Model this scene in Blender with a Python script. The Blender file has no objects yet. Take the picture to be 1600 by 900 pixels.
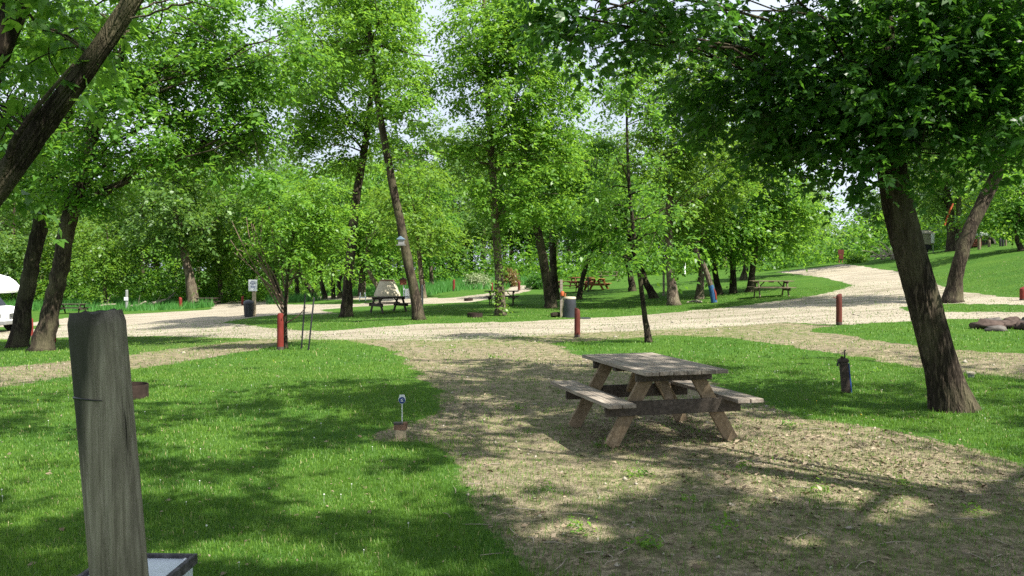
import bpy, math, random
import numpy as np
from mathutils import Vector, Matrix, noise as mnoise

rng = np.random.default_rng(11)
random.seed(5)
SC = bpy.context.scene
COL = SC.collection
F, CX, HZ, CAMZ = 1350.0, 800.0, 420.0, 1.95      # focal length in photo pixels, horizon row, eye height

# ------------------------------------------------------------------ sun
SUN_EL = math.radians(52)
sh = np.array([0.80, -0.60]); sh /= np.linalg.norm(sh)
SUN = np.array([sh[0]*math.cos(SUN_EL), sh[1]*math.cos(SUN_EL), math.sin(SUN_EL)])

# ------------------------------------------------------------------ terrain
def sp(u, w=1.0):
    return w*np.logaddexp(0, np.asarray(u, float)/w)
def sst(a, b, x):
    t = np.clip((np.asarray(x, float)-a)/(b-a), 0, 1); return t*t*(3-2*t)
def H(x, y):
    x = np.asarray(x, float); y = np.asarray(y, float)
    yp = np.clip(y, 0, None)
    z = 0.002*np.minimum(sp(x-4, 1.5), 22)*np.minimum(yp, 58)
    z = z - 0.0016*np.minimum(sp(-x-3, 1.5), 27)*np.minimum(yp, 35)
    z = z + np.minimum(0.018*sp(y-42, 3), 2.2)*sst(-22, -3, x)*(1-sst(6, 18, x))
    e = x-(15.6+(y-31)*0.25)
    z = z + 1.15*sst(1.0, 12, e)*sst(25, 36, y)
    z = z + 0.02*np.sin(x*0.9+0.5*y)*np.sin(y*0.7-0.3*x+1)+0.012*np.sin(2.3*x+1.1*y)
    return z
def h1(x, y): return float(H(x, y))

_d = np.exp(np.linspace(math.log(1.2), math.log(220), 3500))
def G(px, py):
    """point of the ground seen at photo pixel (px, py)"""
    x = (px-CX)/F*_d; z = CAMZ+(HZ-py)/F*_d
    hit = np.nonzero(H(x, _d) >= z)[0]
    d = _d[hit[0]] if len(hit) else 220.0
    return Vector(((px-CX)/F*d, d, h1((px-CX)/F*d, d)))
def P(px, py, d):
    return np.array([(px-CX)/F*d, d, CAMZ+(HZ-py)/F*d])
def to_px(x, y, z):
    yy = np.maximum(y, 0.05)
    return CX+F*x/yy, HZ-F*(z-CAMZ)/yy

def in_poly(px, py, poly):
    poly = np.asarray(poly, float); n = len(poly)
    ins = np.zeros(px.shape, bool)
    j = n-1
    for i in range(n):
        xi, yi = poly[i]; xj, yj = poly[j]
        c = ((yi > py) != (yj > py))
        with np.errstate(divide='ignore', invalid='ignore'):
            xx = (xj-xi)*(py-yi)/(yj-yi+1e-12)+xi
        ins ^= c & (px < xx)
        j = i
    return ins

GRAVEL = [
 [(-900,520),(-300,506),(0,506),(60,503),(110,496),(200,491),(330,484),(345,464),(420,462),(560,463),(700,466),(790,455),(800,446),(828,446),
  (830,454),(740,472),(560,479),(500,484),(535,490),(430,492),(398,495),(345,504),(420,512),(500,518),(660,506),(800,503),(1000,493),(1150,479),(1260,464),
  (1318,452),(1335,445),(1290,434),(1215,425),(1290,417),(1318,412),(1400,424),(1450,440),(1500,455),(1600,467),(1800,482),(2300,500),
  (2300,516),(1600,499),(1480,498),(1310,508),(1240,503),(1100,513),(900,520),(820,526),(700,532),(560,531),(430,530),(250,525),(100,527),(-300,540),(-900,560)],
]
GRASS_BACK = [[(417,469),(560,468),(600,470),(560,475),(420,476)], [(1480,474),(1640,478),(1900,488),(1640,488),(1420,487),(1410,480)],
              [(-300,512),(0,511),(95,507),(95,512),(0,517),(-300,520)], [(500,484),(560,480),(600,482),(560,489),(520,489)]]
DIRT = [
 [(820,526),(930,517),(1100,510),(1240,504),(1300,510),(1200,520),(1240,541),(1130,526),(1040,522),(950,530),(880,534)],
 [(560,531),(620,552),(650,585),(690,610),(690,640),(650,662),(600,668),(570,682),(600,692),(680,690),(705,720),(735,775),(765,820),(800,865),(850,910),(900,1000),(1300,1600),
  (3600,1600),(3000,1000),(2000,850),(1750,770),(1600,727),(1520,702),(1430,680),(1330,664),(1240,652),(1195,630),(1120,600),(1020,580),(955,566),(900,551),(850,530),(700,528)],
 [(1040,514),(1130,522),(1240,541),(1330,556),(1450,577),(1600,592),(1900,620),(1900,570),(1600,553),(1440,543),(1330,526),(1240,513),(1150,508)],
 [(-500,640),(0,605),(100,590),(250,571),(400,546),(450,534),(450,527),(330,540),(200,556),(0,574),(-500,600)],
]
SCRUB = [[(200,527),(450,527),(600,530),(560,536),(430,536),(300,548),(200,556)], [(620,526),(900,523),(1050,512),(1240,510),(1300,530),(1100,526),(1000,530),(880,535),(640,545)]]

def fast_noise(x, y, s):
    return (np.sin(x*s*1.7+np.sin(y*s*1.1)*2.1)*np.sin(y*s*1.9+np.sin(x*s*.8+2)*1.7)+np.sin(x*s*4.1+y*s*2.7)*.4)*.5
def masks(x, y, jit=True):
    x0, y0 = x, y; k0 = np.clip((np.hypot(x, y)-2)/10, .4, 1.6)
    x = x0+k0*(.16*fast_noise(x0+3, y0, 1.5)+.09*fast_noise(x0, y0+9, 4.6)); y = y0+k0*(.16*fast_noise(x0+17, y0+5, 1.5)+.09*fast_noise(x0+8, y0, 4.6))
    z = H(x, y)
    g = np.zeros(x.shape); dd = np.zeros(x.shape); sc = np.zeros(x.shape)
    r = np.random.default_rng(3)
    n = 10 if jit else 1
    for k in range(n):
        a = 2*math.pi*k/n; rad = (0.20+0.006*np.hypot(x, y))*(0.45+0.55*(k % 2)) if jit else 0
        xx = x+rad*math.cos(a); yy = y+rad*math.sin(a)
        px, py = to_px(xx, yy, z)
        ok = (yy > 0.8) & (yy < 90)
        gg = np.zeros(x.shape, bool); d2 = np.zeros(x.shape, bool); s2 = np.zeros(x.shape, bool)
        for p in GRAVEL: gg |= in_poly(px, py, p)
        for p in GRASS_BACK: gg &= ~in_poly(px, py, p)
        for p in DIRT: d2 |= in_poly(px, py, p)
        for p in SCRUB: s2 |= in_poly(px, py, p)
        g += gg & ok; dd += d2 & ok & ~gg; sc += s2 & ok
    return g/n, dd/n, sc/n

# wished-for sun flecks on the ground (photo pixels): only decides where near crowns keep their leaves
FLECKS = [(60,556,140,16),(400,565,230,30),(560,572,80,14),(40,720,110,48),(120,652,60,20),(285,690,60,26),(330,765,50,16),(595,706,50,12),
 (510,732,80,24),(480,792,60,13),(610,885,110,16),(70,858,80,12),(880,541,50,9),(1160,594,60,13),(1330,589,80,10),(1000,545,90,6),(1500,665,60,22),
 (1560,692,70,15),(665,572,34,6),(740,617,40,5),(745,651,34,6),(795,662,30,6),(830,692,64,13),(865,748,170,36),(835,792,50,16),(1350,690,190,28),
 (1550,738,90,20),(1300,742,170,42),(1460,792,100,26),(1235,772,80,15),(1000,885,90,9),(560,760,150,26),(380,860,140,22),(150,760,110,24),(880,830,90,16),(1250,850,90,10),(1180,668,60,8),(1560,565,90,14),(1250,528,120,14),(1480,515,120,9),
 (640,790,60,22),(420,850,70,18),(690,745,40,18),(350,700,60,18),(30,805,60,18),(560,840,60,12),(690,885,70,16),(200,880,60,12),(240,612,60,9),(480,640,50,8),(350,655,50,8),(120,590,70,10),(1120,640,40,8),(960,715,50,7),(1090,700,60,6)]
def sun_wish(px, py):
    w = np.zeros(px.shape)
    for cx, cy, rx, ry in FLECKS:
        q = ((px-cx)/rx)**2+((py-cy)/ry)**2
        w = np.maximum(w, np.clip(1.75-q*.75, 0, 1))
    w = np.where((py > 700) & (px < 780), np.maximum(w, .38), w)
    w = np.where((py > 770) & (px > 780), np.maximum(w, .30), w)
    far = (py < 535) & (px > 400) & (px < 1450)
    w = np.where(far, 0.97, w)
    w = np.where((py < 535) & ~far, np.maximum(w, 0.5), w)
    w = np.where((py < 536) & (py > 500) & (px > 190) & (px < 470), np.maximum(w, .8), w)
    return w
def shade_prune(C, r):
    """keep mask for leaf sprays at C: drop those whose shadow would fall on a sun fleck"""
    qyv = to_px(C[:, 0], C[:, 1], C[:, 2])[1]
    t = C[:, 2]/SUN[2]
    gx = C[:, 0]-SUN[0]*t; gy = C[:, 1]-SUN[1]*t
    for _ in range(2):
        t = (C[:, 2]-H(gx, gy))/SUN[2]
        gx = C[:, 0]-SUN[0]*t; gy = C[:, 1]-SUN[1]*t
    px, py = to_px(gx, gy, H(gx, gy))
    w = np.where(gy > 2.0, sun_wish(px, py), 0.25)
    return r.random(len(C)) > w*np.where((qyv > -30), .87, .985)

# ------------------------------------------------------------------ object helpers
def link(o, parent=None):
    COL.objects.link(o)
    if parent is not None: o.parent = parent
    return o
def tag(o, label=None, cat=None, group=None, kind=None):
    if label: o['label'] = label
    if cat: o['category'] = cat
    if group: o['group'] = group
    if kind: o['kind'] = kind
    return o
def thing(name, label, cat, loc, rz=0, group=None):
    o = bpy.data.objects.new(name, None); o.empty_display_size = .2
    link(o); o.location = loc; o.rotation_euler = (0, 0, rz)
    return tag(o, label, cat, group)

def np_mesh(name, V, faces, nper, mat, attrs=None, smooth=False):
    """V (n,3), faces flat int array, nper = verts per face (int or array)"""
    me = bpy.data.meshes.new(name)
    V = np.ascontiguousarray(V, np.float32); faces = np.ascontiguousarray(faces, np.int32)
    nf = len(faces)//nper if np.isscalar(nper) else len(nper)
    me.vertices.add(len(V)); me.vertices.foreach_set('co', V.ravel())
    me.loops.add(len(faces)); me.loops.foreach_set('vertex_index', faces)
    if np.isscalar(nper):
        st = np.arange(nf, dtype=np.int32)*nper; tot = np.full(nf, nper, np.int32)
    else:
        tot = np.asarray(nper, np.int32); st = np.concatenate([[0], np.cumsum(tot)[:-1]]).astype(np.int32)
    me.polygons.add(nf); me.polygons.foreach_set('loop_start', st); me.polygons.foreach_set('loop_total', tot)
    if smooth: me.polygons.foreach_set('use_smooth', np.ones(nf, bool))
    for k, (dom, a) in (attrs or {}).items():
        at = me.attributes.new(k, 'FLOAT', dom); at.data.foreach_set('value', np.ascontiguousarray(a, np.float32))
    me.update(calc_edges=True); me.validate()
    if mat: me.materials.append(mat)
    return me

class MB:
    def __init__(s): s.v = []; s.f = []
    def add(s, verts, faces, M=None):
        b = len(s.v)
        for v in verts:
            s.v.append(tuple(M @ Vector(v)) if M is not None else tuple(v))
        for f in faces: s.f.append(tuple(b+i for i in f))
        return s
    def box(s, c, size, R=None):
        hx, hy, hz = size[0]/2, size[1]/2, size[2]/2
        vs = [(x, y, z) for x in (-hx, hx) for y in (-hy, hy) for z in (-hz, hz)]
        M = Matrix.Translation(Vector(c)) @ (R.to_4x4() if R is not None else Matrix())
        return s.add(vs, [(0,1,3,2),(4,6,7,5),(0,4,5,1),(2,3,7,6),(0,2,6,4),(1,5,7,3)], M)
    def beam(s, a, b, w, t, side=(0,1,0)):
        """a board from a to b; w across 'side', t the other way"""
        a, b = Vector(a), Vector(b); x = (b-a); L = x.length; x.normalize()
        y = Vector(side); y = (y-x*y.dot(x)).normalized(); z = x.cross(y)
        R = Matrix((x, y, z)).transposed()
        return s.box((a+b)/2, (L, w, t), R)
    def tube(s, pts, rad, n=10, cap=True, wob=0.0, seed=0):
        pts = [Vector(p) for p in pts]
        if np.isscalar(rad): rad = [rad]*len(pts)
        b = len(s.v); u = None
        for i, p in enumerate(pts):
            t = (pts[min(i+1, len(pts)-1)]-pts[max(i-1, 0)]).normalized()
            if u is None:
                u = Vector((1,0,0)) if abs(t.x) < .9 else Vector((0,1,0))
            u = (u-t*u.dot(t)).normalized(); v = t.cross(u)
            for k in range(n):
                a = 2*math.pi*k/n; r = rad[i]
                if wob: r *= 1+wob*mnoise.noise(Vector((math.cos(a)*1.7+seed*7.1, math.sin(a)*1.7, i*0.45)))
                s.v.append(tuple(p+(u*math.cos(a)+v*math.sin(a))*r))
        for i in range(len(pts)-1):
            for k in range(n):
                k2 = (k+1) % n
                s.f.append((b+i*n+k, b+i*n+k2, b+(i+1)*n+k2, b+(i+1)*n+k))
        if cap:
            s.f.append(tuple(b+k for k in reversed(range(n)))); s.f.append(tuple(b+(len(pts)-1)*n+k for k in range(n)))
        return s
    def lathe(s, prof, n=24, c=(0,0,0), cap_top=True, cap_bot=True):
        b = len(s.v)
        for r, z in prof:
            for k in range(n):
                a = 2*math.pi*k/n
                s.v.append((c[0]+r*math.cos(a), c[1]+r*math.sin(a), c[2]+z))
        for i in range(len(prof)-1):
            for k in range(n):
                k2 = (k+1) % n
                s.f.append((b+i*n+k, b+i*n+k2, b+(i+1)*n+k2, b+(i+1)*n+k))
        if cap_bot: s.f.append(tuple(b+k for k in reversed(range(n))))
        if cap_top: s.f.append(tuple(b+(len(prof)-1)*n+k for k in range(n)))
        return s
    def build(s, name, mat, parent=None, smooth=False, bevel=0.0, loc=None):
        me = bpy.data.meshes.new(name); me.from_pydata(s.v, [], s.f); me.materials.append(mat)
        if smooth:
            for p in me.polygons: p.use_smooth = True
        o = link(bpy.data.objects.new(name, me), parent)
        if smooth:
            m = o.modifiers.new('edges', 'EDGE_SPLIT'); m.split_angle = math.radians(40)
        if bevel:
            m = o.modifiers.new('bevel', 'BEVEL'); m.width = bevel; m.segments = 2; m.limit_method = 'ANGLE'
        if loc is not None: o.location = loc
        return o
def copy_tree(o, parent=None):
    c = o.copy(); COL.objects.link(c)
    if parent is not None: c.parent = parent
    for ch in list(o.children): copy_tree(ch, c)
    return c

# ------------------------------------------------------------------ materials
class NT:
    def __init__(s, name):
        s.m = bpy.data.materials.new(name); s.m.use_nodes = True
        s.t = s.m.node_tree; s.t.nodes.clear()
        s.out = s.n('ShaderNodeOutputMaterial')
    def n(s, typ, **kw):
        nd = s.t.nodes.new(typ)
        for k, v in kw.items():
            if k.startswith('_'): setattr(nd, k[1:], v)
            else:
                key = int(k[1:]) if k[0] == 'i' and k[1:].isdigit() else k.replace('__', ' ')
                nd.inputs[key].default_value = v
        return nd
    def l(s, a, b): s.t.links.new(a, b)
    def coords(s, scale=(1,1,1), obj=True):
        tc = s.n('ShaderNodeTexCoord'); mp = s.n('ShaderNodeMapping'); mp.inputs['Scale'].default_value = scale
        s.l(tc.outputs['Object' if obj else 'Generated'], mp.inputs['Vector']); return mp.outputs[0]
    def noise(s, vec, scale, detail=4, rough=.6):
        n = s.n('ShaderNodeTexNoise', Scale=scale, Detail=detail, Roughness=rough)
        if vec is not None: s.l(vec, n.inputs['Vector'])
        return n.outputs['Fac']
    def ramp(s, fac, stops):
        r = s.n('ShaderNodeValToRGB'); e = r.color_ramp.elements
        while len(e) < len(stops): e.new(.5)
        for i, (p, c) in enumerate(stops):
            e[i].position = p; e[i].color = (*c, 1) if len(c) == 3 else c
        s.l(fac, r.inputs[0]); return r.outputs[0]
    def mix(s, fac, a, b, blend='MIX'):
        m = s.n('ShaderNodeMix', _data_type='RGBA', _blend_type=blend)
        for src, k in ((fac, 0), (a, 6), (b, 7)):
            if hasattr(src, 'default_value') and hasattr(src, 'links'): s.l(src, m.inputs[k])
            else: m.inputs[k].default_value = src if k == 0 else (*src, 1)
        return m.outputs[2]
    def math(s, op, a, b=0.0, clamp=False):
        m = s.n('ShaderNodeMath', _operation=op, _use_clamp=clamp)
        for i, v in enumerate((a, b)):
            if hasattr(v, 'links'): s.l(v, m.inputs[i])
            else: m.inputs[i].default_value = v
        return m.outputs[0]
    def bsdf(s, col, rough=.6, spec=.3, metal=0.0):
        b = s.n('ShaderNodeBsdfPrincipled')
        for v, k in ((col, 'Base Color'), (rough, 'Roughness')):
            if hasattr(v, 'links'): s.l(v, b.inputs[k])
            else: b.inputs[k].default_value = (*v, 1) if k == 'Base Color' else v
        b.inputs['Specular IOR Level'].default_value = spec; b.inputs['Metallic'].default_value = metal
        s.l(b.outputs[0], s.out.inputs[0]); return b
    def bump(s, bs, h, strength=.5, dist=.01):
        b = s.n('ShaderNodeBump', Strength=strength, Distance=dist)
        s.l(h, b.inputs['Height']); s.l(b.outputs[0], bs.inputs['Normal'])

def m_plain(name, col, rough=.5, spec=.3, var=.25, scale=6, metal=0.0):
    t = NT(name); v = t.noise(t.coords(), scale, 6, .65)
    c = t.ramp(v, [(.3, tuple(x*(1-var) for x in col)), (.7, tuple(min(1, x*(1+var)) for x in col))])
    b = t.bsdf(c, rough, spec, metal); t.bump(b, v, .15, .01); return t.m

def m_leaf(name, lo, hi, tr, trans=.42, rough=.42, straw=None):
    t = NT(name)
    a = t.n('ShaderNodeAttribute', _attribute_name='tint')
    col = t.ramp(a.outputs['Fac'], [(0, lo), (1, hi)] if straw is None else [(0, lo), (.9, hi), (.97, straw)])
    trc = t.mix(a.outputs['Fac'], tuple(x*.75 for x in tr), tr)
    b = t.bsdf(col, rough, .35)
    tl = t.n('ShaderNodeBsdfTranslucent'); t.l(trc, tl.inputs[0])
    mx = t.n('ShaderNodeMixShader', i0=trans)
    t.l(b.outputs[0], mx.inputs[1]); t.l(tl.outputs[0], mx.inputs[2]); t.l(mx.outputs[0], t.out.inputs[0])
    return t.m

def m_bark(name, dark, light, sc=1.0):
    t = NT(name)
    v = t.coords((9*sc, 9*sc, 1.4*sc))
    n1 = t.noise(v, 2.2, 8, .7)
    w = t.n('ShaderNodeTexVoronoi', _feature='DISTANCE_TO_EDGE', Scale=1.7)
    nv = t.n('ShaderNodeMixRGB'); nv.inputs[0].default_value = .35
    t.l(v, nv.inputs[1])
    nz = t.n('ShaderNodeTexNoise', Scale=1.5, Detail=3); t.l(v, nz.inputs['Vector'])
    sc3 = t.n('ShaderNodeVectorMath', _operation='SCALE'); sc3.inputs['Scale'].default_value = 6; t.l(nz.outputs['Color'], sc3.inputs[0])
    t.l(sc3.outputs[0], nv.inputs[2]); t.l(nv.outputs[0], w.inputs['Vector'])
    ridge = t.math('MULTIPLY', w.outputs['Distance'], 2.2, True)
    hgt = t.math('ADD', t.math('MULTIPLY', ridge, .7), t.math('MULTIPLY', n1, .5))
    big = t.noise(t.coords((1,1,.5)), 2.5, 3)
    c = t.ramp(hgt, [(.15, tuple(x*.45 for x in dark)), (.45, dark), (.85, light)])
    c = t.mix(t.ramp(big, [(.45, (0,0,0)), (.7, (1,1,1))]), c, tuple(a*.6+.4*b for a, b in zip(light, (.10,.11,.05))))
    b = t.bsdf(c, .9, .1); t.bump(b, hgt, .9, .03); return t.m

def m_wood(name, dark, light, scale=(1.2, 14, 14), rough=.75, moss=None):
    t = NT(name); v = t.coords(scale)
    n = t.noise(v, 2.0, 8, .7); n2 = t.noise(t.coords(), 3.0, 5)
    c = t.ramp(n, [(.25, tuple(x*.6 for x in dark)), (.45, dark), (.75, light)])
    c = t.mix(t.ramp(n2, [(.35, (0,0,0)), (.7, (.55,.55,.55))]), c, tuple(x*.55 for x in dark))
    b = t.bsdf(c, rough, .2); t.bump(b, n, .5, .006); return t.m

M = {}
M['leaf_mid'] = m_leaf('leaf_mid', (.034,.105,.014), (.10,.22,.028), (.27,.54,.045))
M['leaf_bright'] = m_leaf('leaf_bright', (.05,.135,.016), (.14,.28,.034), (.36,.64,.055))
M['leaf_yellow'] = m_leaf('leaf_yellow', (.062,.145,.016), (.145,.255,.034), (.31,.52,.045))
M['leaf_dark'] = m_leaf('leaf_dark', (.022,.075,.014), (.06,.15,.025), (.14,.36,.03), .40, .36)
M['leaf_far'] = m_leaf('leaf_far', (.048,.115,.024), (.12,.215,.048), (.27,.46,.06))
M['grass'] = m_leaf('grass_blade', (.038,.115,.012), (.15,.27,.03), (.20,.40,.03), .32, .5, (.38,.33,.16))
M['tall_grass'] = m_leaf('tall_grass_blade', (.05,.17,.03), (.09,.26,.05), (.14,.38,.06), .35, .5)
M['dry'] = m_leaf('dry_leaf', (.09,.06,.035), (.36,.29,.20), (.12,.08,.04), .1, .7)
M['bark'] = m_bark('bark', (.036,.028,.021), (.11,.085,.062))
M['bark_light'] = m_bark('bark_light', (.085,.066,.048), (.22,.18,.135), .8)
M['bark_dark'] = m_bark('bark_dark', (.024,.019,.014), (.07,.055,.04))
M['wood_grey'] = m_wood('weathered_wood', (.22,.185,.15), (.48,.43,.36))
M['wood_tan'] = m_wood('tan_wood', (.23,.17,.105), (.42,.33,.22))
M['wood_bar'] = m_wood('old_beam_wood', (.075,.062,.05), (.19,.16,.13))
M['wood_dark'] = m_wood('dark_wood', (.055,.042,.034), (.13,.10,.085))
M['wood_orange'] = m_wood('orange_wood', (.25,.10,.035), (.40,.18,.07))
M['wood_red'] = m_wood('red_brown_wood', (.17,.055,.035), (.30,.12,.075))
M['wood_olive'] = m_wood('olive_wood', (.15,.12,.075), (.30,.26,.18))
M['red_paint'] = m_wood('faded_red_paint', (.16,.024,.018), (.25,.046,.034), (6,6,1.2), .6)
M['red_dark'] = m_wood('brown_red_paint', (.10,.025,.018), (.17,.05,.035), (6,6,1.2), .65)
M['rust'] = m_plain('rusty_steel', (.03,.02,.016), .9, .2, .5, 9)
M['soot'] = m_plain('ash', (.05,.045,.04), .95, .1, .5, 12)
M['white'] = m_plain('white_paint', (.78,.79,.80), .4, .4, .06, 3)
M['pale_metal'] = m_plain('pale_metal', (.55,.60,.66), .35, .5, .10, 4)
M['dark_trim'] = m_plain('chipped_dark_paint', (.06,.055,.06), .6, .3, .8, 30)
M['grey_plastic'] = m_plain('grey_plastic', (.034,.038,.046), .4, .4, .15, 4)
M['black'] = m_plain('black_metal', (.015,.015,.016), .45, .4, .3, 8)
M['blue'] = m_plain('navy_plastic', (.015,.045,.20), .35, .5, .15, 8)
M['blue_cloth'] = m_plain('blue_cloth', (.025,.075,.16), .8, .1, .3, 10)
M['concrete'] = m_plain('concrete', (.42,.375,.28), .9, .1, .18, 7)
M['pipe'] = m_plain('galvanised_pipe', (.22,.225,.22), .45, .5, .15, 10)
M['stone'] = m_plain('stone', (.11,.10,.09), .9, .1, .45, 5)
M['brick'] = m_plain('brick', (.20,.12,.085), .9, .1, .35, 14)
M['sand_block'] = m_plain('tan_block', (.40,.33,.22), .9, .1, .25, 12)
M['glass'] = m_plain('dark_glass', (.02,.025,.03), .08, .6, .1, 2)
M['tyre'] = m_plain('tyre_rubber', (.018,.018,.018), .85, .1, .2, 20)
M['orange'] = m_plain('orange_webbing', (.42,.09,.03), .7, .3, .15, 8)
M['yellow'] = m_plain('yellow_plastic', (.75,.50,.03), .5, .3, .1, 8)
M['canvas'] = m_plain('beige_canvas', (.30,.28,.21), .9, .1, .15, 6)
M['ink'] = m_plain('blue_ink', (.06,.08,.22), .6, .2, .1, 5)
M['whip'] = m_plain('bare_twig', (.16,.11,.085), .9, .1, .3, 6)
M['grey_dead'] = m_plain('bare_grey_wood', (.30,.26,.21), .9, .1, .3, 6)

def m_post():
    t = NT('old_post_wood'); v = t.coords((46,46,1.6))
    n = t.noise(v, 1.6, 8, .72); n2 = t.noise(t.coords((6,6,1.0)), 1.3, 5, .6)
    cr = t.noise(t.coords((30,30,.7)), 1.0, 2, .5)
    c = t.ramp(n, [(.30, (.10,.084,.064)), (.5, (.22,.19,.148)), (.72, (.35,.31,.25))])
    c = t.mix(t.ramp(n2, [(.46, (0,0,0)), (.66, (.6,.6,.6))]), c, (.06,.052,.042))
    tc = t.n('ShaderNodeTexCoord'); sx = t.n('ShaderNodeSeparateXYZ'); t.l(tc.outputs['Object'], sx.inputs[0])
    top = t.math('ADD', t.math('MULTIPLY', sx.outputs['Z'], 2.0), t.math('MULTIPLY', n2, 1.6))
    left = t.math('MULTIPLY', t.math('ADD', sx.outputs['X'], 1.14), -4.0)  # shaded left side painted into the wood colour, merged with the dark top stain
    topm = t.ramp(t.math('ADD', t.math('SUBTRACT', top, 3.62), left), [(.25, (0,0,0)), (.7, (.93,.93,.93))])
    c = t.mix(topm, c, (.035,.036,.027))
    c = t.mix(t.ramp(cr, [(.27, (.9,.9,.9)), (.31, (0,0,0))]), c, (.02,.017,.014))
    b = t.bsdf(c, .85, .15)
    t.bump(b, t.math('ADD', n, t.ramp(cr, [(.33, (0,0,0)), (.40, (1,1,1))])), .6, .01)
    return t.m
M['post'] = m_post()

def m_ground():
    t = NT('ground')
    geo = t.n('ShaderNodeTexCoord'); v = geo.outputs['Object']
    ag = t.n('ShaderNodeAttribute', _attribute_name='gravel').outputs['Fac']
    ad = t.n('ShaderNodeAttribute', _attribute_name='dirt').outputs['Fac']
    asc = t.n('ShaderNodeAttribute', _attribute_name='scrub').outputs['Fac']
    n_f = t.noise(v, 38, 6, .75); n_m = t.noise(v, 4.5, 6, .65); n_b = t.noise(v, .7, 5, .6); n_s = t.noise(v, 13, 6, .7)
    vor = t.n('ShaderNodeTexVoronoi', Scale=26); t.l(v, vor.inputs['Vector'])
    vor2 = t.n('ShaderNodeTexVoronoi', Scale=70); t.l(v, vor2.inputs['Vector'])
    def edge(a, amt=1.25):
        k = t.math('ADD', a, t.math('MULTIPLY', t.math('SUBTRACT', t.math('ADD', t.math('MULTIPLY', n_m, .6), t.math('MULTIPLY', n_s, .4)), .5), amt))
        return t.ramp(k, [(.42, (0,0,0)), (.58, (1,1,1))])
    grass = t.ramp(n_s, [(.25, (.022,.055,.010)), (.5, (.045,.115,.016)), (.75, (.09,.175,.026))])
    grass = t.mix(t.ramp(n_b, [(.4, (0,0,0)), (.7, (.6,.6,.6))]), grass, (.085,.16,.022))
    bare = t.ramp(n_f, [(.3, (.10,.08,.045)), (.7, (.20,.165,.10))])
    grass = t.mix(t.ramp(n_m, [(.66, (0,0,0)), (.78, (.5,.5,.5))]), grass, bare)
    gcol = t.ramp(n_f, [(.25, (.25,.215,.155)), (.5, (.41,.37,.285)), (.75, (.54,.495,.40))])
    gcol = t.mix(t.ramp(n_b, [(.35, (0,0,0)), (.7, (.55,.55,.55))]), gcol, (.31,.265,.20))
    trk = t.noise(t.coords((.10, .95, 1)), 2.0, 5, .6)
    gcol = t.mix(t.ramp(trk, [(.44, (0,0,0)), (.62, (.75,.75,.75))]), gcol, (.235,.20,.15))
    weedy = t.ramp(t.math('MULTIPLY', trk, n_m), [(.30, (0,0,0)), (.38, (.45,.45,.45))])
    gcol = t.mix(weedy, gcol, (.12,.13,.05))
    peb = t.ramp(vor2.outputs['Color'], [(.0, (.55,.55,.55)), (1, (1.25,1.25,1.25))])
    gcol = t.mix(.8, gcol, peb, 'MULTIPLY')
    dcol = t.ramp(n_f, [(.25, (.105,.087,.055)), (.5, (.25,.215,.145)), (.78, (.45,.40,.28))])
    dcol = t.mix(t.ramp(n_m, [(.42, (0,0,0)), (.66, (.75,.75,.75))]), dcol, (.12,.10,.065))
    dcol = t.mix(t.ramp(n_b, [(.42, (0,0,0)), (.62, (.6,.6,.6))]), dcol, (.30,.255,.16))
    mossy = t.ramp(t.math('MULTIPLY', n_m, t.math('ADD', n_b, .42)), [(.43, (0,0,0)), (.58, (.6,.6,.6))])
    dcol = t.mix(mossy, dcol, (.095,.115,.045))
    chip = t.ramp(vor.outputs['Color'], [(.0, (.5,.48,.45)), (.6, (1,1,1)), (1, (1.35,1.3,1.2))])
    dcol = t.mix(.85, dcol, chip, 'MULTIPLY')
    c = t.mix(edge(t.math('ADD', ad, t.math('MULTIPLY', asc, .42))), grass, dcol)
    c = t.mix(edge(ag, .7), c, gcol)
    scr = t.math('MULTIPLY', asc, t.ramp(t.math('ADD', t.math('MULTIPLY', n_m, .5), t.math('MULTIPLY', n_s, .5)), [(.48, (0,0,0)), (.56, (.8,.8,.8))]))
    c = t.mix(scr, c, (.10,.15,.03))
    b = t.bsdf(c, .95, .08)
    hh = t.math('ADD', t.math('MULTIPLY', n_f, .5), t.math('ADD', t.math('MULTIPLY', n_s, .5), t.math('MULTIPLY', vor2.outputs['Distance'], .5)))
    t.bump(b, hh, .9, .03)
    return t.m
M['ground'] = m_ground()

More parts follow.
